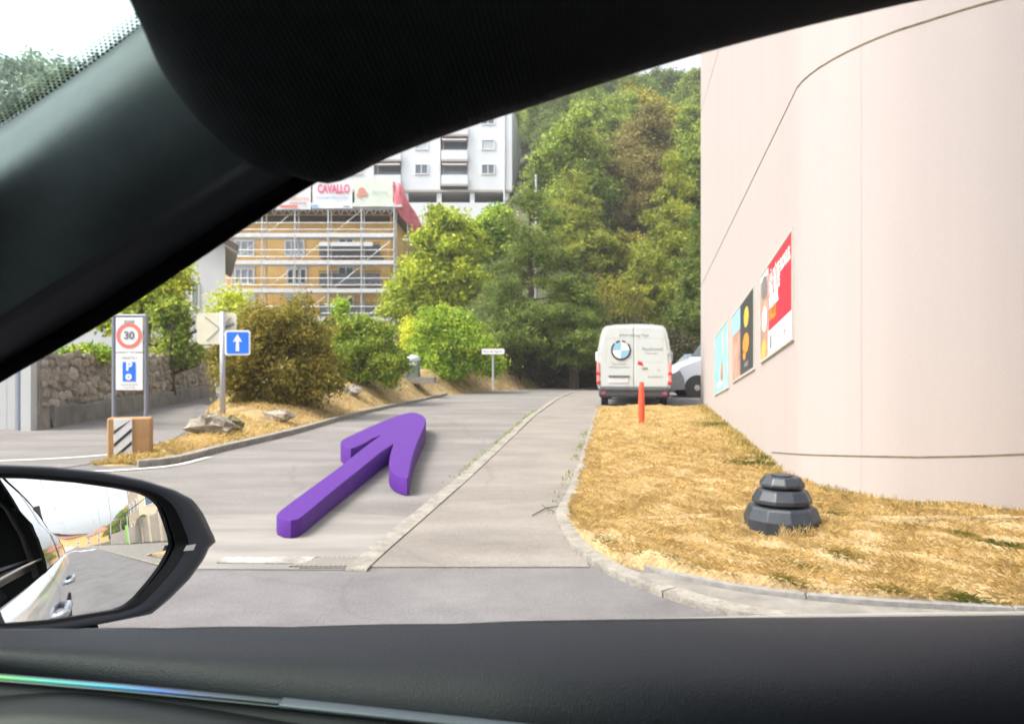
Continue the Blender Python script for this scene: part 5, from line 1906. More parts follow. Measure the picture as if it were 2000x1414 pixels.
lob = [(0, 0, 0, 1.9, 1.8, 1.7), (-1.4, 0, -1.6, 1.6, 1.5, 1.3), (1.3, -.2, -1.2, 1.4, 1.4, 1.3), (.4, 0, 1.6, 1.1, 1.1, 1.0), (-1.9, 0, -2.9, 1.5, 1.4, 1.2), (.2, -.3, -2.9, 1.6, 1.4, 1.3), (1.8, 0, .5, .9, .9, 1.0), (-.3, 0, 2.4, .5, .5, .6)]
broadleaf('yellow green broadleaf tree between the scaffold and the dark pine', 862, 402, 42.0, lob, 32000, .11, LEAF['yellow'], clump=.34, tint=(.30, .22, .16))
lob = [(0, 0, 0, 1.5, 1.3, 1.2), (-1.0, 0, -1.0, 1.2, 1.1, 1.1), (1.1, 0, -.8, 1.2, 1.1, 1.2), (.5, 0, .9, .8, .8, .7)]
broadleaf('bright green tree rising behind the yellow green one before the apartment block', 955, 408, 47.0, lob, 16000, .12, LEAF['bright'], clump=.32)
lob = [(0, 0, 0, 1.4, 1.2, 1.2), (-.9, 0, -1.0, 1.1, 1.0, 1.0), (.9, 0, -1.1, 1.1, 1.0, 1.0), (.2, 0, -2.0, 1.4, 1.2, 1.1)]
broadleaf('olive leafy tree filling the gap above the white van', 1222, 462, 51.0, lob, 16000, .11, LEAF['wood_olive'], clump=.3)
# tree behind the stone wall
lob = [(0, 0, 0, 1.0, .9, .75), (-.8, 0, -.6, .9, .8, .8), (.75, 0, .15, .75, .6, .5), (1.15, 0, .55, .4, .4, .3), (-.2, 0, -1.2, 1.0, .8, .7), (.9, -.1, -.6, .5, .5, .45)]
broadleaf('green leafy tree growing behind the stone wall before the white house', 270, 512, 23.5, lob, 15000, .085, LEAF['yellow'], clump=.22, base=.3, hollow=.35)
lob = [(0, 0, 0, .5, .4, .7), (.2, 0, -.8, .5, .4, .6)]
broadleaf('dark green slender tree behind the zone sign and stone wall', 330, 590, 22.5, lob, 5000, .075, LEAF['green_bush'], clump=.16, base=.3, hollow=.3)
p = Vector((P(372, 0, 25).x, 25, 1.45))
plant('wall_shrub', 'small dark shrub spilling over the top of the stone wall', 'shrub', p, crown('leaves', [(0, 0, .2, .38, .3, .28), (.2, 0, .1, .3, .3, .2)], 2500, .06, .026, clump=.1, per=18), LEAF['green_bush'], bush_trunk(.4, .3, 4), parts=('leaves', 'stems'))
p = Vector((P(165, 0, 17).x, 17, 1.38))
plant('wall_shrub', 'low green plants on the stone wall left of the zone sign', 'shrub', p, crown('leaves', [(0, 0, .1, .5, .25, .15), (.45, 0, .08, .4, .2, .12)], 2500, .05, .022, clump=.09, per=18), LEAF['bright'], bush_trunk(.25, .3, 4), parts=('leaves', 'stems'))
p = Vector((P(455, 0, 20).x, 20.0, .6))
plant('wispy_sapling', 'wispy sapling with sparse leaves behind the cream sign back', 'sapling', p, crown('leaves', [(0, 0, 2.3, .5, .3, .35), (-.4, 0, 2.0, .3, .3, .25), (.3, 0, 1.9, .4, .3, .4)], 1600, .06, .025, clump=.14, per=10, hollow=.2), LEAF['yellow'], bush_trunk(2.6, .4, 5), parts=('leaves', 'stems'))
# dark undergrowth under the pines and behind the van
n = 0
for i, (px_, Y, w_, h_) in enumerate(((1000, 36.5, 1.8, 2.2), (1075, 36, 1.7, 2.6), (1150, 36.5, 1.7, 2.4), (1215, 38, 1.9, 3.6), (1290, 37, 2.0, 3.0), (1365, 36, 2.0, 2.6), (945, 35, 1.5, 1.8), (1190, 42, 2.2, 5.2), (1430, 37, 2.2, 3))):
    lb = ['dark bramble thicket under the dark pine, leftmost clump', 'dark bramble thicket around the trunk of the dark pine', 'dark bramble thicket left of the white van', 'tall shaded thicket behind the white van', 'shaded thicket above the pale blue van',
          'shaded thicket at the corner of the cream building', 'low dark thicket behind the street name sign', 'high olive thicket rising behind the white van', 'shaded thicket hidden by the cream building'][i]
    if i == 8:
        continue
    x = P(px_, 0, Y).x
    lob = [(0, 0, h_ * .45, w_, 1.0, h_ * .5), (-.5 * w_, 0, h_ * .3, w_ * .6, .8, h_ * .35), (.5 * w_, 0, h_ * .35, w_ * .6, .8, h_ * .4)]
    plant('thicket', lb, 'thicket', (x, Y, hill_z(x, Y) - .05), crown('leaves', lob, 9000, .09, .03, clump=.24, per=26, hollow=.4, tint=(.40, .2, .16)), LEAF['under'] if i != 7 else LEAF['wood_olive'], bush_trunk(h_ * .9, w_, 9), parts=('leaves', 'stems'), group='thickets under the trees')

# ------------------------------------------------------------------ wooded hillside
proto = []
for k in range(5):
    rr = np.random.default_rng(40 + k)
    lob = []
    for q in range(9):
        a = 2.4 * q
        t = q / 8
        d = 2.1 * math.sqrt(1 - t * .8) * (.5 + .6 * rr.random())
        lob.append((d * math.cos(a), d * math.sin(a), 2.4 + 4.6 * t, 1.7 - .5 * t, 1.7 - .5 * t, 1.4 - .3 * t))
    cm = crown('crown', puffs(lob, 4, .42, 300 + k), 27000, .125, .055, clump=.30, per=32, hollow=.65, up=.5, tint=(.5, .22, .15), top=.5)
    tm = trunk_mesh(5.5, .22, limbs=5, spread=1.7)
    proto.append((cm, tm))
for k in range(2):
    cm = crown('crown', puffs(pine_lobes(9.0, 2.7, 1.6, 10, 60 + k, .3, .12), 3, .45, 70 + k, .7), 24000, .16, .034, clump=.28, per=30, hollow=.35, up=.6, top=.5)
    tm = trunk_mesh(8.5, .2, limbs=6, spread=1.5, start=.2)
    proto.append((cm, tm))
for cm, tm in proto:
    cm.materials.append(LEAF['wood_green'])
    tm.materials.append(M['bark'])
kinds = [('wood_green', 'mid green leafy tree in the wood on the hillside'), ('wood_dark', 'dark green leafy tree in the wood on the hillside'),
         ('wood_olive', 'olive green leafy tree in the wood on the hillside'), ('ochre', 'ochre brown tree turning early in the wood on the hillside'),
         ('bright', 'bright fresh green tree in the wood on the hillside')]
rr = np.random.default_rng(21)
spots = []
for gy in np.arange(52, 132, 5.2):
    for gx in np.arange(-2, 44, 5.0):
        x = gx + rr.normal() * 1.1 + (2.5 if int(gy / 5.2) % 2 else 0)
        y = gy + rr.normal() * 1.2
        pxx = CX + F * x / y
        if pxx < 985 or pxx > 1440 or y < 52:
            continue
        if x < 3.5 and y < 96:
            continue
        spots.append((x, y, pxx))
labels_used = {}
for (x, y, pxx) in spots:
    z = hill_z(x, y) - .3
    py = HY - F * (z + 6 - EYE) / y
    pr = rr.random()
    if 1130 < pxx < 1300 and 260 < py < 470:
        k = 3 if pr < .34 else (2 if pr < .66 else 0)
    elif pxx > 1290 and py < 260:
        k = 1 if pr < .5 else 0
    elif pxx > 1310 and py < 330:
        k = 4 if pr < .2 else 0
    else:
        k = 0 if pr < .42 else (1 if pr < .66 else (2 if pr < .92 else 3))
    con = rr.random() < (.22 if k in (0, 1) else 0)
    cm, tm = proto[5 + int(rr.integers(0, 2))] if con else proto[int(rr.integers(0, 5))]
    s = .82 + .45 * rr.random()
    lab = kinds[k][1] if not con else ('dark pointed conifer in the wood on the hillside' if k == 1 else 'green pointed conifer in the wood on the hillside')
    yrow = HY - F * (z + 7 - EYE) / y
    vert = ('on the skyline', 'just below the skyline', 'high on the slope', 'halfway up the slope', 'low on the slope', 'at the foot of the slope')[int(np.digitize(yrow, [150, 190, 245, 310, 400]))]
    hor = ('beside the apartment block', 'above the lamp column', 'above the dark pine', 'above the white van', 'near the pale pine', 'at the cream wall edge')[int(np.digitize(pxx, [1040, 1095, 1160, 1230, 1330]))]
    kind_ = ('dark' if k == 1 else 'green') + ' conifer' if con else ('mid green tree', 'dark green tree', 'olive tree', 'ochre tree', 'bright green tree')[k]
    lab = kind_ + ' ' + vert + ', ' + hor
    labels_used[lab] = labels_used.get(lab, 0) + 1
    if labels_used[lab] > 1:
        lab = ('farther ', 'farthest ', 'hindmost ', 'rearmost ', 'remote ', 'half hidden ', 'mostly hidden ')[min(6, labels_used[lab] - 2)] + lab
    root = thing('conifer_tree' if con else 'woodland_tree', lab, 'tree', (x, y, z), rr.random() * 6.28, group='trees of the wooded hillside')
    root.scale = (s, s, s * (.9 + .25 * rr.random()))
    co = obj('crown', cm, None, root)
    co.material_slots[0].link = 'OBJECT'
    co.material_slots[0].material = LEAF[kinds[k][0]] if not con else LEAF['pine' if k == 1 else 'wood_green']
    obj('trunk', tm, None, root)
# wood continuing to either side out of sight lines: left hill seen through the windscreen
for i, (px_, ty, Y, lab) in enumerate(((22, 150, 70, 'tall sparse pine on the skyline seen through the windscreen'), (60, 128, 78, 'bare topped pine on the skyline seen through the windscreen, the highest one'), (-30, 165, 72, 'dense pine at the picture edge seen through the windscreen'))):
    x = P(px_, 0, Y).x
    zt_ = P(0, ty, Y).z
    h = 11.0
    me = crown('crown', pine_lobes(h, 2.9 if i != 1 else 2.2, 2.0, 9, 80 + i, .25, .15), 7000 if i != 1 else 2600, .22, .05, clump=.36, per=28, hollow=.2, up=.5)
    plant('skyline_pine', lab, 'tree', (x, Y, zt_ - h), me, LEAF['hazed_pine'], trunk_mesh(h, .2, limbs=9, spread=1.6, start=.2))
hl = []
for v in np.linspace(0, 1, 14):
    hl.append([(x, 58 + 50 * v, -1 + 31 * (1 - (1 - v) ** 3) * min(1, max(0, (-x - 18) / 14)) + .6 * math.sin(x * .4) * v) for x in np.linspace(-120, -18, 30)])
o = MB().grid(hl).build('hillside', M['forest_floor'], smooth=True)
tag(o, kind='structure')
lob = []
for x in np.linspace(-60, -26, 18):
    lob.append((x, 68 + 3 * math.sin(x), 24.3 + 2.0 * math.sin(x * .7), 3, 3, 3.4))
o = obj('hill_wood', crown('hill_wood', lob, 30000, .26, .12, clump=.5, per=30), LEAF['hazed_pine'])
tag(o, 'far hazy wood on the hill crest seen through the windscreen', 'wood', kind='stuff')
# standing dead trunk in the wood
x = P(1284, 0, 60).x
dt = thing('dead_tree', 'pale bare trunk standing among the ochre trees on the hillside', 'tree', (x, 60, hill_z(x, 60)))
zt_ = P(0, 318, 60).z - hill_z(x, 60)
b_ = MB().tube([(0, 0, -.3), (.1, 0, zt_ * .5), (-.05, 0, zt_)], [.24, .19, .10], 8)
for i in range(6):
    a = i * 2.1
    b_.tube([(0, 0, zt_ * (.7 + .05 * i)), (math.cos(a) * 1.2, math.sin(a) * 1.2, zt_ * (.7 + .05 * i) + .5)], [.05, .015], 5)
b_.build('trunk', M['bark_pale'], dt)

# ------------------------------------------------------------------ street behind us, seen in the wing mirror
def house(name, label, x, y, w, d, h, roof_h, wall_m, roof_m, wins=3, overhang=.5):
    root = thing(name, label, 'house', (x, y, 0))
    MB().box((0, 0, h / 2), (w, d, h)).build('wall', wall_m, root)
    o_ = overhang
    vs = [(-w / 2 - o_, -d / 2 - o_, h + .02), (w / 2 + o_, -d / 2 - o_, h + .02), (w / 2 + o_, d / 2 + o_, h + .02), (-w / 2 - o_, d / 2 + o_, h + .02), (-w / 2 + d * .3, 0, h + roof_h), (w / 2 - d * .3, 0, h + roof_h)]
    MB().add(vs, [(0, 3, 2, 1), (0, 1, 5, 4), (1, 2, 5), (2, 3, 4, 5), (3, 0, 4)]).build('roof', roof_m, root)
    for k in range(wins):
        for z in np.arange(1.6, h - .6, 2.8):
            xx = -w / 2 + w * (k + .5) / wins
            fo = MB().box((xx, -d / 2 - .02, z), (1.1, .08, 1.4)).build('window', M['frame_white'], root)
            MB().box((xx, -d / 2 - .05, z), (.9, .06, 1.2)).build('pane', M['glass_dark'], fo)
            fo = MB().box((-w / 2 - .02, -d / 2 + d * (k + .5) / wins, z), (.08, 1.1, 1.4)).build('window', M['frame_white'], root)
            MB().box((-w / 2 - .05, -d / 2 + d * (k + .5) / wins, z), (.06, .9, 1.2)).build('pane', M['glass_dark'], fo)
    return root


house('street_house', 'tall tan house at the edge of the wing mirror reflection', 47, 12.6, 9, 8, 11, 2.0, M['tan_house'], M['roof_tile'], overhang=.3)
house('street_house', 'ochre house with a hipped red roof reflected in the wing mirror', 82, 16, 14, 10, 6.5, 3.0, M['ochre_house'], M['roof_red'])
house('street_house', 'grey white house reflected beside the ochre one in the wing mirror', 104, 17, 10, 9, 7, 2.6, M['white_wall'], M['roof_tile'])
house('street_house', 'long orange house at the far end of the reflected street', 150, -8, 10, 26, 7, 3, M['ochre_house'], M['roof_red'], 4)
house('street_house', 'second orange house far along the reflected street', 175, 14, 10, 18, 6, 3, M['ochre_house'], M['roof_red'], 4)
house('street_house', 'unseen tan house added across the street to shade the cream wall', -12, -18, 16, 9, 9, 3, M['tan_house'], M['roof_tile'])  # three unseen houses added to darken the cream wall and door pad
house('street_house', 'unseen white house added across the street to shade the cream wall', 8, -18.5, 18, 9, 10, 3, M['white_wall'], M['roof_red'])
house('street_house', 'unseen ochre house added across the street to shade the cream wall', 30, -18, 17, 9, 9, 3, M['ochre_house'], M['roof_tile'])
gw = thing('garden_wall', 'pale garden wall with a lime green door reflected in the wing mirror', 'wall', (35, 6.9, 0))
MB().box((24, 7.0, .95), (15.4, .3, 1.9)).build('wall_panel', M['garden_wall'], gw, True)
MB().box((47.5, 7.0, .8), (29, .3, 1.6)).build('wall_panel', M['garden_wall'], gw, True)
MB().box((41.4, 6.82, 1.0), (1.5, .2, 2.0)).build('door', M['lime_door'], gw, True)
for xx in (16.5, 20.3, 24, 28, 31.6, 33.2):
    MB().box((xx, 6.9, 1.05), (.4, .45, 2.1)).build('pillar', M['garden_wall'], gw, True)
cn = thing('shop_canopy', 'dark shop awning over the pavement reflected in the wing mirror', 'awning', (32, 6.6, 2.6))
MB().add([(29.5, 7.0, 3.7), (34.5, 7.0, 3.7), (34.5, 5.2, 3.0), (29.5, 5.2, 3.0), (29.5, 7.0, 3.63), (34.5, 7.0, 3.63), (34.5, 5.2, 2.93), (29.5, 5.2, 2.93)], [(0, 1, 2, 3), (7, 6, 5, 4), (3, 2, 6, 7), (0, 3, 7, 4), (1, 5, 6, 2)]).build('cloth', M['dark_cloth'], cn, True)
for xx in (29.7, 34.3):
    MB().tube([(xx, 5.3, 0), (xx, 5.3, 2.95)], .05, 6).build('leg', M['steel'], cn, True)
for i, (x, y, s, lab) in enumerate(((66, 10.0, 1.0, 'round green tree behind the garden wall in the wing mirror'), (38.5, 8.3, .42, 'small dark tree above the garden wall in the wing mirror'), (88, 10.0, .9, 'olive tree before the ochre house in the wing mirror'))):
    root = thing('garden_tree', lab, 'tree', (x, y, 0))
    root.scale = (s * .9, s * .9, s * .75)
    co = obj('crown', proto[i][0], None, root)
    co.material_slots[0].link = 'OBJECT'
    co.material_slots[0].material = LEAF[('wood_green', 'wood_dark', 'wood_olive')[i]]
    obj('trunk', proto[i][1], None, root)
for i, x in enumerate((50, 74, 100, 130)):
    root = thing('catenary_pole', ('nearest', 'second', 'third', 'farthest')[i] + ' wire carrying pole beside the pavement in the wing mirror', 'pole', (x, 5.8, 0), group='wire poles along the street')
    MB().tube([(0, 0, 0), (0, 0, 8.5)], [.08, .05], 8).build('shaft', M['steel'], root)
    MB().tube([(0, 0, 7.2), (0, -12, 7.2)], .025, 4).build('arm', M['steel'], root)
    r2 = thing('catenary_pole', ('nearest', 'second', 'third', 'farthest')[i] + ' wire carrying pole across the street in the wing mirror', 'pole', (x, -9.4, 0), group='wire poles along the street')
    MB().tube([(0, 0, 0), (0, 0, 8.5)], [.08, .05], 8).build('shaft', M['steel'], r2)
wr = MB()
for y in (-1.2, -.6, -4.6):
    wr.tube([(10, y, 6.2), (48, y, 6.0), (120, y, 6.1)], .014, 4)
o = wr.build('overhead_wire', M['grey_frame'])
tag(o, 'thin overhead trolley wires above the street in the wing mirror', 'wires')
for i, (x, y) in enumerate(((70, -1.5), (92, 1.0))):
    c_ = thing('following_car', ('white car driving far behind in the wing mirror', 'dark car parked far behind in the wing mirror')[i], 'car', (x, y - .9, 0), 0)
    hatchback(c_, (M['car_white'], M['car_grey'])[i])
line_strip('road_marking', [(4, -1.9), (30, -1.9), (150, -1.9)], .12, .006)
sheet('crossing_marking', [(38, -1.5), (42, -1.5), (42, 3), (38, 3)], .008, M['white_paint'])

# ------------------------------------------------------------------ our own car: seen from the driver's seat through the open passenger window
car = thing('car', 'dark cabin of the car around us with its open side window and wing mirror', 'car', (1.0, 0, 0))


def cgrid(name, rows, m, parent=car, smooth=True, flip=False):
    b_ = MB().grid(rows)
    o = b_.build(name, m, parent, parent is car, smooth)
    return o


# A-pillar trim: five rails, each a line of points (pixel x, pixel y, distance)
rails = [
    [(-160, 848, .74), (0, 748, .71), (200, 632, .67), (400, 500, .63), (560, 393, .60), (680, 325, .585), (820, 265, .575)],
    [(-160, 812, .72), (0, 710, .69), (200, 588, .65), (400, 455, .61), (530, 372, .59), (660, 300, .575), (800, 235, .57)],
    [(-160, 725, .655), (0, 618, .625), (200, 492, .598), (400, 365, .580), (520, 292, .570), (640, 225, .565), (760, 160, .555)],
    [(-160, 600, .612), (0, 490, .598), (170, 400, .577), (330, 290, .568), (430, 225, .562), (540, 160, .56), (650, 100, .555)],
    [(-160, 470, .565), (0, 362, .560), (140, 262, .556), (270, 170, .553), (360, 110, .55), (450, 50, .55), (540, 0, .55)],
    [(-160, 400, .575), (0, 298, .572), (120, 210, .568), (230, 130, .565), (310, 70, .562), (400, 10, .56), (490, -45, .56)],
    [(-160, 345, .61), (0, 243, .605), (110, 170, .60), (210, 98, .595), (284, 40, .59), (370, -20, .585), (460, -75, .58)],
]
for r_ in rails:                                          # carry the pillar on down to the door, beyond the picture
    (xa_, ya_, Ya_) = r_[0]
    r_.insert(0, (xa_ - 300, ya_ + 188, Ya_ + .055))
    r_.insert(0, (xa_ - 620, ya_ + 388, Ya_ + .115))
NR = 64
rp_ = [spline(r_, NR) for r_ in rails]
pts_rows = []
for i in range(NR):
    col_ = [tuple(P(*rp_[k][i])) for k in range(len(rails))]
    c0_ = P(rp_[2][i][0], rp_[2][i][1] + 12, rp_[2][i][2] + .016)
    pts_rows.append([Vector(q) for q in spline([tuple(c0_)] + col_[3:], 26)])
cgrid('pillar_trim', pts_rows, M['pillar_trim'])
ft_rows = []
for i in range(NR):
    a, c = P(*rp_[1][i]), P(*rp_[2][i])
    ft_rows.append([a + Vector((0, .012, 0)), a, a.lerp(c, .3), a.lerp(c, .7), c, c + Vector((0, .006, .002)), c + Vector((0, .03, .003))])
cgrid('frame_trim', ft_rows, M['frame_trim'])
seal_rows = []
for i in range(NR):
    a = P(*rp_[0][i])
    c = P(*rp_[1][i])
    o_ = P(rp_[0][i][0], rp_[0][i][1] - 16, rp_[0][i][2] + .05)
    seal_rows.append([o_, a, a * .35 + c * .65 + Vector((0, -.008, -.002)), c + Vector((0, .002, .0)), c + Vector((0, .02, .01))])
cgrid('window_seal', seal_rows, M['seal'])
# outer skin of the pillar, behind the trim
back = []
for i in range(NR):
    a = P(rp_[0][i][0], rp_[0][i][1] - 16, rp_[0][i][2] + .05)
    d_ = P(*rp_[6][i])
    mid = (a + d_) / 2 + Vector((-.01, .06, .035))
    back.append([Vector(q) for q in spline([tuple(a), tuple(mid), tuple(d_ + Vector((0, .012, .006)))], 8)])
cgrid('pillar_skin', back, M['car_white'])
# windscreen pane, from the pillar edge across the front of the cabin
e0, e1 = P(-900, 800, .70), P(284, 40, .59)
pe = [P(*rp_[6][i]) for i in range(NR)]
dirp = (P(284, 40, .59) - P(0, 243, .605)).normalized()
low = P(0, 243, .605) - dirp * .75
hi_ = P(284, 40, .59) + dirp * .06
ws_rows = []
for t in np.linspace(0, 1, 20):
    p = low.lerp(hi_, t)
    row = []
    for s in np.linspace(0, 1, 24):
        bow = -.07 * math.sin(math.pi * s) - .0
        row.append(Vector((p.x + bow, p.y - 1.42 * s + .012, p.z + .012 * math.sin(math.pi * s) + .006)))
    ws_rows.append(row)
cgrid('windscreen', ws_rows, M['windscreen'])
# frit dots along the windscreen edge
fd = MB()
per = (ws_rows[0][1] - ws_rows[0][0]).normalized()
nrm_w = dirp.cross(per).normalized()
if nrm_w.y > 0:
    nrm_w = -nrm_w
for k in range(205):
    for r_ in range(6):
        s = .020 + k * .0044 + (.0022 if r_ % 2 else 0)
        c = hi_ - dirp * s + per * (.002 + .0034 * r_) + nrm_w * .004
        rad = .00185 - .00026 * r_
        fd.add([c + (dirp * math.cos(a) + per * math.sin(a)) * rad for a in np.linspace(0, 2 * math.pi, 7)[:-1]], [(0, 1, 2, 3, 4, 5)])
o = fd.build('frit_band', M['seal'], car, True)
o['kind'] = 'stuff'

# headliner: from the pillar seam and the window top edge up over the cabin
lower_b = [(262, -90, .530), (275, 0, .533), (288, 55, .536), (302, 112, .540), (332, 165, .545), (384, 232, .550), (440, 284, .556), (500, 322, .562), (570, 337, .566), (640, 346, .570),
           (760, 290, .566), (900, 237, .560), (1000, 204, .556), (1180, 145, .548), (1370, 86, .540), (1540, 40, .532), (1700, 1, .526), (1900, -42, .52), (2150, -80, .51), (2500, -108, .50), (2900, -120, .495)]
NH = 110
lb_ = spline(lower_b, NH)
hl_rows = []
zroof = 1.605
for i in range(NH):
    x, y, Y = lb_[i]
    p0 = P(x, y, Y)
    t = i / (NH - 1)
    # the lining turns upward and inward from its edge
    up = Vector((0, -1, 0))
    inx = .35 * max(0, 1 - t * 3.0)                      # near the pillar it runs towards the middle of the roof
    row = [p0 + Vector((-.002, .035, .004)), p0 + Vector((0, .012, -.001)), p0]
    for (dy, fz_) in ((-.012, .10), (-.035, .32), (-.07, .58), (-.12, .80), (-.19, .93), (-.30, .99), (-.5, 1.0), (-.9, 1.0), (-1.35, .97)):
        zz_ = p0.z + (zroof + .012 * math.sin(math.pi * min(1, -dy / 1.2)) - p0.z) * fz_
        row.append(Vector((p0.x + inx * (-dy) * .6, p0.y + dy, zz_)))
    hl_rows.append(row)
hd = cgrid('headliner', hl_rows, M['headliner'])
# roof skin over it, and the rear part of the roof
rs = MB()
rs.box((1.35, -.15, 1.66), (3.3, 1.36, .05), bev=.02)
rs.build('roof', M['car_white'], car, True)
MB().box((1.85, -.12, 1.622), (2.4, 1.36, .02)).build('rear_lining', M['headliner'], car, True)
bp_ = [[Vector((x, y - .03 - .02 * (x - .56), z)) for (y, z) in ((.83, 1.0), (.79, 1.2), (.71, 1.45), (.60, 1.60), (.50, 1.625))] for x in (.56, .60, .66, .74, .80)]
cgrid('pillar_trim_rear', bp_, M['armrest'])
rw_ = [[Vector((x, y, z)) for (y, z) in ((.70, 1.50), (.655, 1.565), (.58, 1.605), (.50, 1.615))] for x in np.linspace(.56, 3.0, 8)]
cgrid('rail_trim', rw_, M['armrest'])
hb_ = MB()
hb_.tube([P(250, -110, .54), P(285, -10, .55), P(300, 30, .556)], .012, 8)
hb_.build('header_seal', M['seal'], car, True, smooth=True)

# unseen cabin parts: floor, windowless driver's side, bulkhead, seat, shaped to block light
cb = MB()
cb.box((.9, -.15, .36), (4.2, 1.7, .06))
cb.box((.9, -1.0, 1.0), (3.6, .08, 1.2))
cb.box((2.9, -.15, 1.0), (.08, 1.7, 1.25))
cb.box((-1.05, -.15, .66), (.2, 1.7, .62))
cb.build('cabin_shell', M['armrest'], car, True)
for y in (-.42,):
    sb_ = MB()
    sb_.box((.52, y, .88), (.20, .50, .72), bev=.08, rot=Matrix.Rotation(R(12), 3, 'Y'))
    sb_.box((.64, y, 1.36), (.12, .28, .18), bev=.05)
    sb_.box((.18, y, .52), (.55, .50, .16), bev=.06)
    sb_.build('seat', M['armrest'], car, True)
db = MB()
db.box((-.85, -.15, .93), (.55, 1.5, .18), bev=.06)
db.build('dashboard', M['armrest'], car, True)


# door: top pad, light strip, trim, lower panel, armrest
def top_y(x):
    return float(np.interp(x, [-600, 0, 640, 1000, 1400, 2000, 2600], [1250, 1243, 1236, 1227, 1221, 1215, 1210]))


pad_rows = []
xs_pad = np.linspace(-420, 2500, 74)
for xq in xs_pad:
    q = P(xq, top_y(xq), .74)
    bl_ = float(np.clip(xq / 1000, 0, 1.6))
    k = min(1.0, bl_)
    k2 = max(0, bl_ - 1)
    L0 = [(.775, -.050), (.765, -.004), (.750, .0), (.734, -.0015), (.722, -.004), (.7165, -.011), (.7155, -.021), (.719, -.032), (.724, -.042), (.735, -.06)]
    L1 = [(.775, -.050), (.765, -.004), (.745, .0), (.712, -.005), (.682, -.016), (.660, -.034), (.648, -.056), (.646, -.080), (.657, -.105), (.68, -.14)]
    row = []
    for (a, c) in zip(L0, L1):
        Yq = a[0] + (c[0] - a[0]) * (k + .35 * k2)
        zq = a[1] + (c[1] - a[1]) * (k + .35 * k2)
        row.append((q.x * (1.0), Yq, q.z + zq))
    pad_rows.append([Vector(v) for v in spline(row, 28)])
door = cgrid('door_panel', pad_rows, M['pad'])
# black inner seal and bright belt strip along the window slot
b_ = MB()
b_.tube([P(x, top_y(x) + np.interp(x, [-400, 900, 1400, 2500], [5, 0, -4, -6]), .772) for x in np.linspace(-400, 2600, 30)], .0042, 6)
b_.build('belt_seal', M['seal'], door, smooth=True)
b_ = MB()
b_.tube([P(x, top_y(x) + np.interp(x, [-400, 300, 640, 1100, 1600, 2600], [16, 8, 1.0, -5.0, -12.0, -16]), .80) for x in np.linspace(-400, 2600, 30)], .0045, 6)
b_.build('belt_moulding', flat('pale_belt_moulding', (.34, .33, .30), .4), door, smooth=True)


def strip_line(y0f, x0, x1, Y0, Y1, n=20):
    return [(x, y0f(x), Y0 + (Y1 - Y0) * (x - x0) / (x1 - x0)) for x in np.linspace(x0, x1, n)]


sl = lambda x: float(np.interp(x, [-300, 0, 250, 545, 900, 1300, 2400], [1296, 1323, 1344, 1373, 1411, 1456, 1590]))
def bar(name, f0, f1, x0, x1, Y0, Y1, m, parent=door, depth=.012):
    rws = []
    for x in np.linspace(x0, x1, 26):
        Y = Y0 + (Y1 - Y0) * (x - x0) / (x1 - x0)
        a, c = P(x, f0(x), Y), P(x, f1(x), Y)
        rws.append([a + Vector((0, depth, 0)), a, a.lerp(c, .5) + Vector((0, -.002, 0)), c, c + Vector((0, depth, 0))])
    return cgrid(name, rws, m, parent)


bar('light_strip', lambda x: sl(x) - 4, lambda x: sl(x) + 3.0, -300, 545, .699, .660, M['light_strip'], depth=.002)
bar('chrome_strip', lambda x: sl(x) + 3.5, lambda x: sl(x) + 9, -300, 545, .698, .659, flat('dark_chrome', (.06, .07, .075), .35, .3))
bar('trim_strip', lambda x: sl(x) + 0, lambda x: sl(x) + 11, 546, 2400, .659, .560, flat('satin_trim', (.11, .13, .15), .4, .5))
lp_rows = []
for x in np.linspace(-300, 2400, 40):
    Y = np.interp(x, [-300, 545, 2400], [.698, .659, .560])
    a = P(x, sl(x) + 9, Y + .004)
    lp_rows.append([a + Vector((0, .01, 0)), a, a + Vector((0, -.004, -.02)), a + Vector((0, .006, -.08)), a + Vector((0, .03, -.3))])
cgrid('lower_panel', lp_rows, M['lower_panel'], door)
al = lambda x: float(np.interp(x, [-300, -60, 20, 90, 200, 300, 400, 560, 2000], [1420, 1396, 1388, 1386, 1392, 1401, 1413, 1436, 1640]))
ar_rows = []
for x in np.linspace(-300, 2000, 50):
    a = P(x, al(x), .640 - .00002 * max(0, x - 300) )
    ar_rows.append([a + Vector((0, .05, -.004)), a + Vector((0, .012, .0)), a, a + Vector((0, -.012, -.006)), a + Vector((0, -.02, -.025)), a + Vector((0, -.015, -.08)), a + Vector((0, .05, -.2))])
cgrid('armrest', ar_rows, M['armrest'], door)

# wing mirror: convex glass in a dark housing
n_m = Vector((.863, -.4906, .1212)).normalized()
P0 = Vector((-.578, 1.0, 1.085))


def on_plane(x, y, off=0.0):
    d = Vector(((x - CX) / F, 1, (HY - y) / F))
    o_ = Vector((0, 0, EYE))
    q = P0 + n_m * off
    t = (q - o_).dot(n_m) / d.dot(n_m)
    return o_ + d * t


glass_px = [(-70, 938), (0, 932), (60, 934), (150, 942), (230, 953), (278, 962), (303, 973), (318, 989), (329, 1018), (338, 1045), (342, 1060), (338, 1075), (320, 1106), (296, 1136), (270, 1166), (252, 1181), (230, 1190), (100, 1210), (20, 1217), (-20, 1216), (-60, 1190), (-85, 1100), (-90, 1000)]
outer_px = [(-90, 910), (0, 907), (100, 911), (200, 921), (280, 937), (340, 956), (378, 976), (398, 1004), (412, 1035), (422, 1054), (421, 1062), (411, 1065), (407, 1072), (401, 1088), (371, 1130), (331, 1170), (296, 1199), (262, 1206), (150, 1228), (60, 1239), (0, 1241), (-70, 1225), (-120, 1120), (-130, 990)]


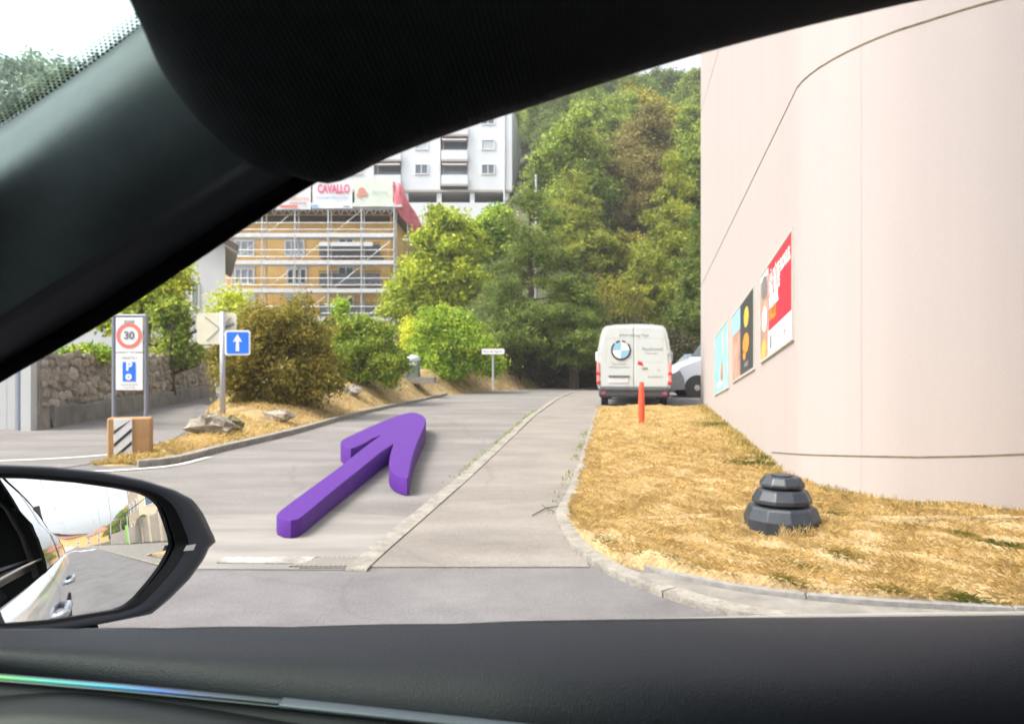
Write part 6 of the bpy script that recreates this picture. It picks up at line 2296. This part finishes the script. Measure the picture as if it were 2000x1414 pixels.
def angular(px_list, c, n=140):
    pts = np.array(px_list + [px_list[0]], float)
    pts = resample(pts, 900)[:-1]
    an = np.unwrap(np.arctan2(pts[:, 1] - c[1], pts[:, 0] - c[0]))
    order = np.argsort(an % (2 * math.pi))
    aa, pp = (an % (2 * math.pi))[order], pts[order]
    t = np.linspace(0, 2 * math.pi, n, endpoint=False)
    return np.stack([np.interp(t, aa, pp[:, k], period=2 * math.pi) for k in range(2)], 1)


cm_ = (150, 1070)
gpx, opx = angular(glass_px, cm_), angular(outer_px, cm_)
mir = thing_m = None
nA = len(gpx)
# housing: bezel ring + outer shell
rings = []
bz = [on_plane(*(gpx[i]), off=-.002) for i in range(nA)]
bz0 = [on_plane(*(gpx[i] + (opx[i] - gpx[i]) * .04), off=.004) for i in range(nA)]
bz1 = [on_plane(*(gpx[i] + (opx[i] - gpx[i]) * .30), off=.006) for i in range(nA)]
sh0 = [on_plane(*(gpx[i] + (opx[i] - gpx[i]) * .34), off=.010) for i in range(nA)]
sh1 = [on_plane(*(gpx[i] + (opx[i] - gpx[i]) * .80), off=.016) for i in range(nA)]
sh2 = [on_plane(*(gpx[i] + (opx[i] - gpx[i]) * .96), off=.010) for i in range(nA)]
sh3 = [on_plane(*opx[i], off=-.004) for i in range(nA)]
cen3 = sum(sh3, Vector()) / nA
back_d = Vector((-.80, .30, 0)).normalized()
sh4 = [cen3 + (p - cen3) * .97 + back_d * .03 for p in sh3]
sh5 = [cen3 + (p - cen3) * .78 + back_d * .075 for p in sh3]
sh6 = [cen3 + (p - cen3) * .35 + back_d * .10 for p in sh3]


def ring_mesh(name, rs_, m, parent, world, closed=False, smooth=True):
    b_ = MB()
    for r_ in rs_:
        b_.v += list(r_)
    for i in range(len(rs_) - 1):
        for k in range(nA):
            j = (k + 1) % nA
            b_.f.append((i * nA + k, i * nA + j, (i + 1) * nA + j, (i + 1) * nA + k))
    if closed:
        b_.f.append(tuple(range((len(rs_) - 1) * nA, len(rs_) * nA)))
    return b_.build(name, m, parent, world, smooth)


hous = ring_mesh('wing_mirror', [sh0, sh1, sh2, sh3, sh4, sh5, sh6], M['housing'], car, True, True)
ring_mesh('bezel', [bz, bz0, bz1, sh0], M['bezel'], hous, False)
# convex glass: concentric rings following the outline, bowed as part of a sphere
RAD = 1.9
gc = sum([on_plane(*gpx[i]) for i in range(nA)], Vector()) / nA
rg = [[gc.copy() for _ in range(nA)]]
b_ = MB()
levels = np.linspace(.02, 1.0, 22)
for s in levels:
    for i in range(nA):
        e = on_plane(*gpx[i], off=-.001)
        q = gc + (e - gc) * s
        r2 = (q - gc).length_squared
        rmax = .016
        b_.v.append(q - n_m * (r2 / (2 * RAD)) + n_m * .002)
for i in range(len(levels) - 1):
    for k in range(nA):
        j = (k + 1) % nA
        b_.f.append((i * nA + k, i * nA + j, (i + 1) * nA + j, (i + 1) * nA + k))
b_.f.append(tuple(range(nA))[::-1])
b_.build('mirror_glass', M['mirror'], hous, False, True)
# warning lamp window in the housing face, bottom camera pod, foot
iw = [on_plane(358, 1076, .0175), on_plane(364, 1065, .0178), on_plane(383, 1062, .0178), on_plane(378, 1074, .0175)]
MB().add(iw, [(0, 1, 2, 3)]).build('warning_lamp', M['print_white'], hous)
MB().lathe([(.028, 0), (.026, -.008), (.015, -.012)], 14, Matrix.Translation(P(146, 1230, .99))).build('camera_pod', M['bezel'], hous)
ft = MB()
ft.tube([P(-150, 1260, .84), P(-60, 1225, .90), P(10, 1222, .94)], [.05, .04, .025], 10)
ft.build('mirror_foot', M['housing'], hous, smooth=True)

# outer body side, seen in the mirror
side = []
for x in np.linspace(-1.25, 3.3, 60):
    tp = 1 - .10 * max(0, (x - 2.2) / 1.1) ** 2
    tp2 = 1 - .06 * max(0, (-x - .6) / .65) ** 2
    f_ = tp * tp2
    zb_ = 1.005 + .04 * max(0, (x - .6) / 2.2)
    prof_ = [(.80, .28), (.875, .36), (.885, .50), (.875, .62), (.895, .78), (.905, .88), (.895, .945), (.865, zb_ - .012), (.835, zb_)]
    side.append([Vector(v) for v in spline([(x, y * f_, z) for y, z in prof_], 26)])
cgrid('body_side', side, M['car_white'])
# rear greenhouse
gh_rows = []
for x in np.linspace(.62, 3.0, 30):
    f_ = 1 - .10 * max(0, (x - 2.2) / 1.1) ** 2
    zb_ = 1.005 + .04 * max(0, (x - .6) / 2.2)
    ztp = 1.57 - .10 * max(0, (x - 1.6) / 1.4) ** 2
    gh_rows.append([Vector(v) for v in spline([(x, .838 * f_, zb_ + .01), (x, .785 * f_, (zb_ + ztp) / 2), (x, .69 * f_, ztp)], 10)])
cgrid('rear_side_window', gh_rows, M['car_glass'])
rr_rows = []
for x in np.linspace(.50, 3.0, 30):
    f_ = 1 - .10 * max(0, (x - 2.2) / 1.1) ** 2
    ztp = 1.57 - .10 * max(0, (x - 1.6) / 1.4) ** 2
    rr_rows.append([Vector(v) for v in spline([(x, .70 * f_, ztp - .01), (x, .685 * f_, ztp + .04), (x, .60 * f_, ztp + .085), (x, .45, ztp + .10)], 8)])
cgrid('roof_rail', rr_rows, M['car_white'])
for (xa, xb, m_) in ((.60, .72, 'seal'), (1.55, 1.63, 'pillar_silver'), (2.35, 3.02, 'car_white')):
    rws = []
    for x in np.linspace(xa, xb, 6):
        f_ = 1 - .10 * max(0, (x - 2.2) / 1.1) ** 2
        zb_ = 1.005 + .04 * max(0, (x - .6) / 2.2)
        ztp = 1.57 - .10 * max(0, (x - 1.6) / 1.4) ** 2
        rws.append([Vector(v) + Vector((0, .004, 0)) for v in spline([(x, .838 * f_, zb_ + .0), (x, .785 * f_, (zb_ + ztp) / 2), (x, .69 * f_, ztp)], 10)])
    cgrid('window_pillar', rws, M[m_])
hd_ = MB()
for xh in (.42, 1.52):
    hd_ = MB()
    hd_.tube([(xh - .11, .895, .86), (xh - .08, .935, .865), (xh + .06, .94, .87), (xh + .10, .90, .87)], [.014, .016, .016, .014], 8)
    hd_.build('door_handle', M['chrome'], car, True, smooth=True)
for k, (xg, mname) in enumerate(((.55, 'seal'), (1.66, 'seal'))):
    rws = []
    for x in (xg, xg + .006):
        f_ = 1
        zb_ = 1.005 + .04 * max(0, (x - .6) / 2.2)
        rws.append([Vector(v) + Vector((0, .003, 0)) for v in spline([(x, y, z) for y, z in [(.875, .36), (.885, .50), (.875, .62), (.895, .78), (.905, .88), (.895, .945), (.865, zb_ - .012), (.835, zb_)]], 20)])
    cgrid('door_gap', rws, M['seal'])
for xw in (2.45,):
    Mr = Matrix.Translation((xw, .78, .34)) @ Matrix.Rotation(R(90), 4, 'X')
    wo = MB().lathe([(.22, -.11), (.33, -.11), (.345, -.08), (.345, .08), (.33, .11), (.22, .11)], 24, Mr).build('wheel', M['tyre'], car, True)
    MB().lathe([(.05, -.112), (.22, -.09), (.22, .09), (.05, .112)], 18, Mr).build('rim', M['rim'], wo)

# ------------------------------------------------------------------ thin summer haze
hz = bpy.data.materials.new('haze_air')
hz.use_nodes = True
hn, hl_ = hz.node_tree.nodes, hz.node_tree.links
hn.clear()
ho = hn.new('ShaderNodeOutputMaterial')
hv = hn.new('ShaderNodeVolumePrincipled')
hv.inputs['Color'].default_value = (0.95, 0.97, 1.0, 1)
hv.inputs['Density'].default_value = 0.0010
hv.inputs['Anisotropy'].default_value = 0.2
hl_.new(hv.outputs[0], ho.inputs['Volume'])
o = MB().box((0, 200, 44.5), (830, 830, 97)).build('haze', hz)
tag(o, kind='stuff')
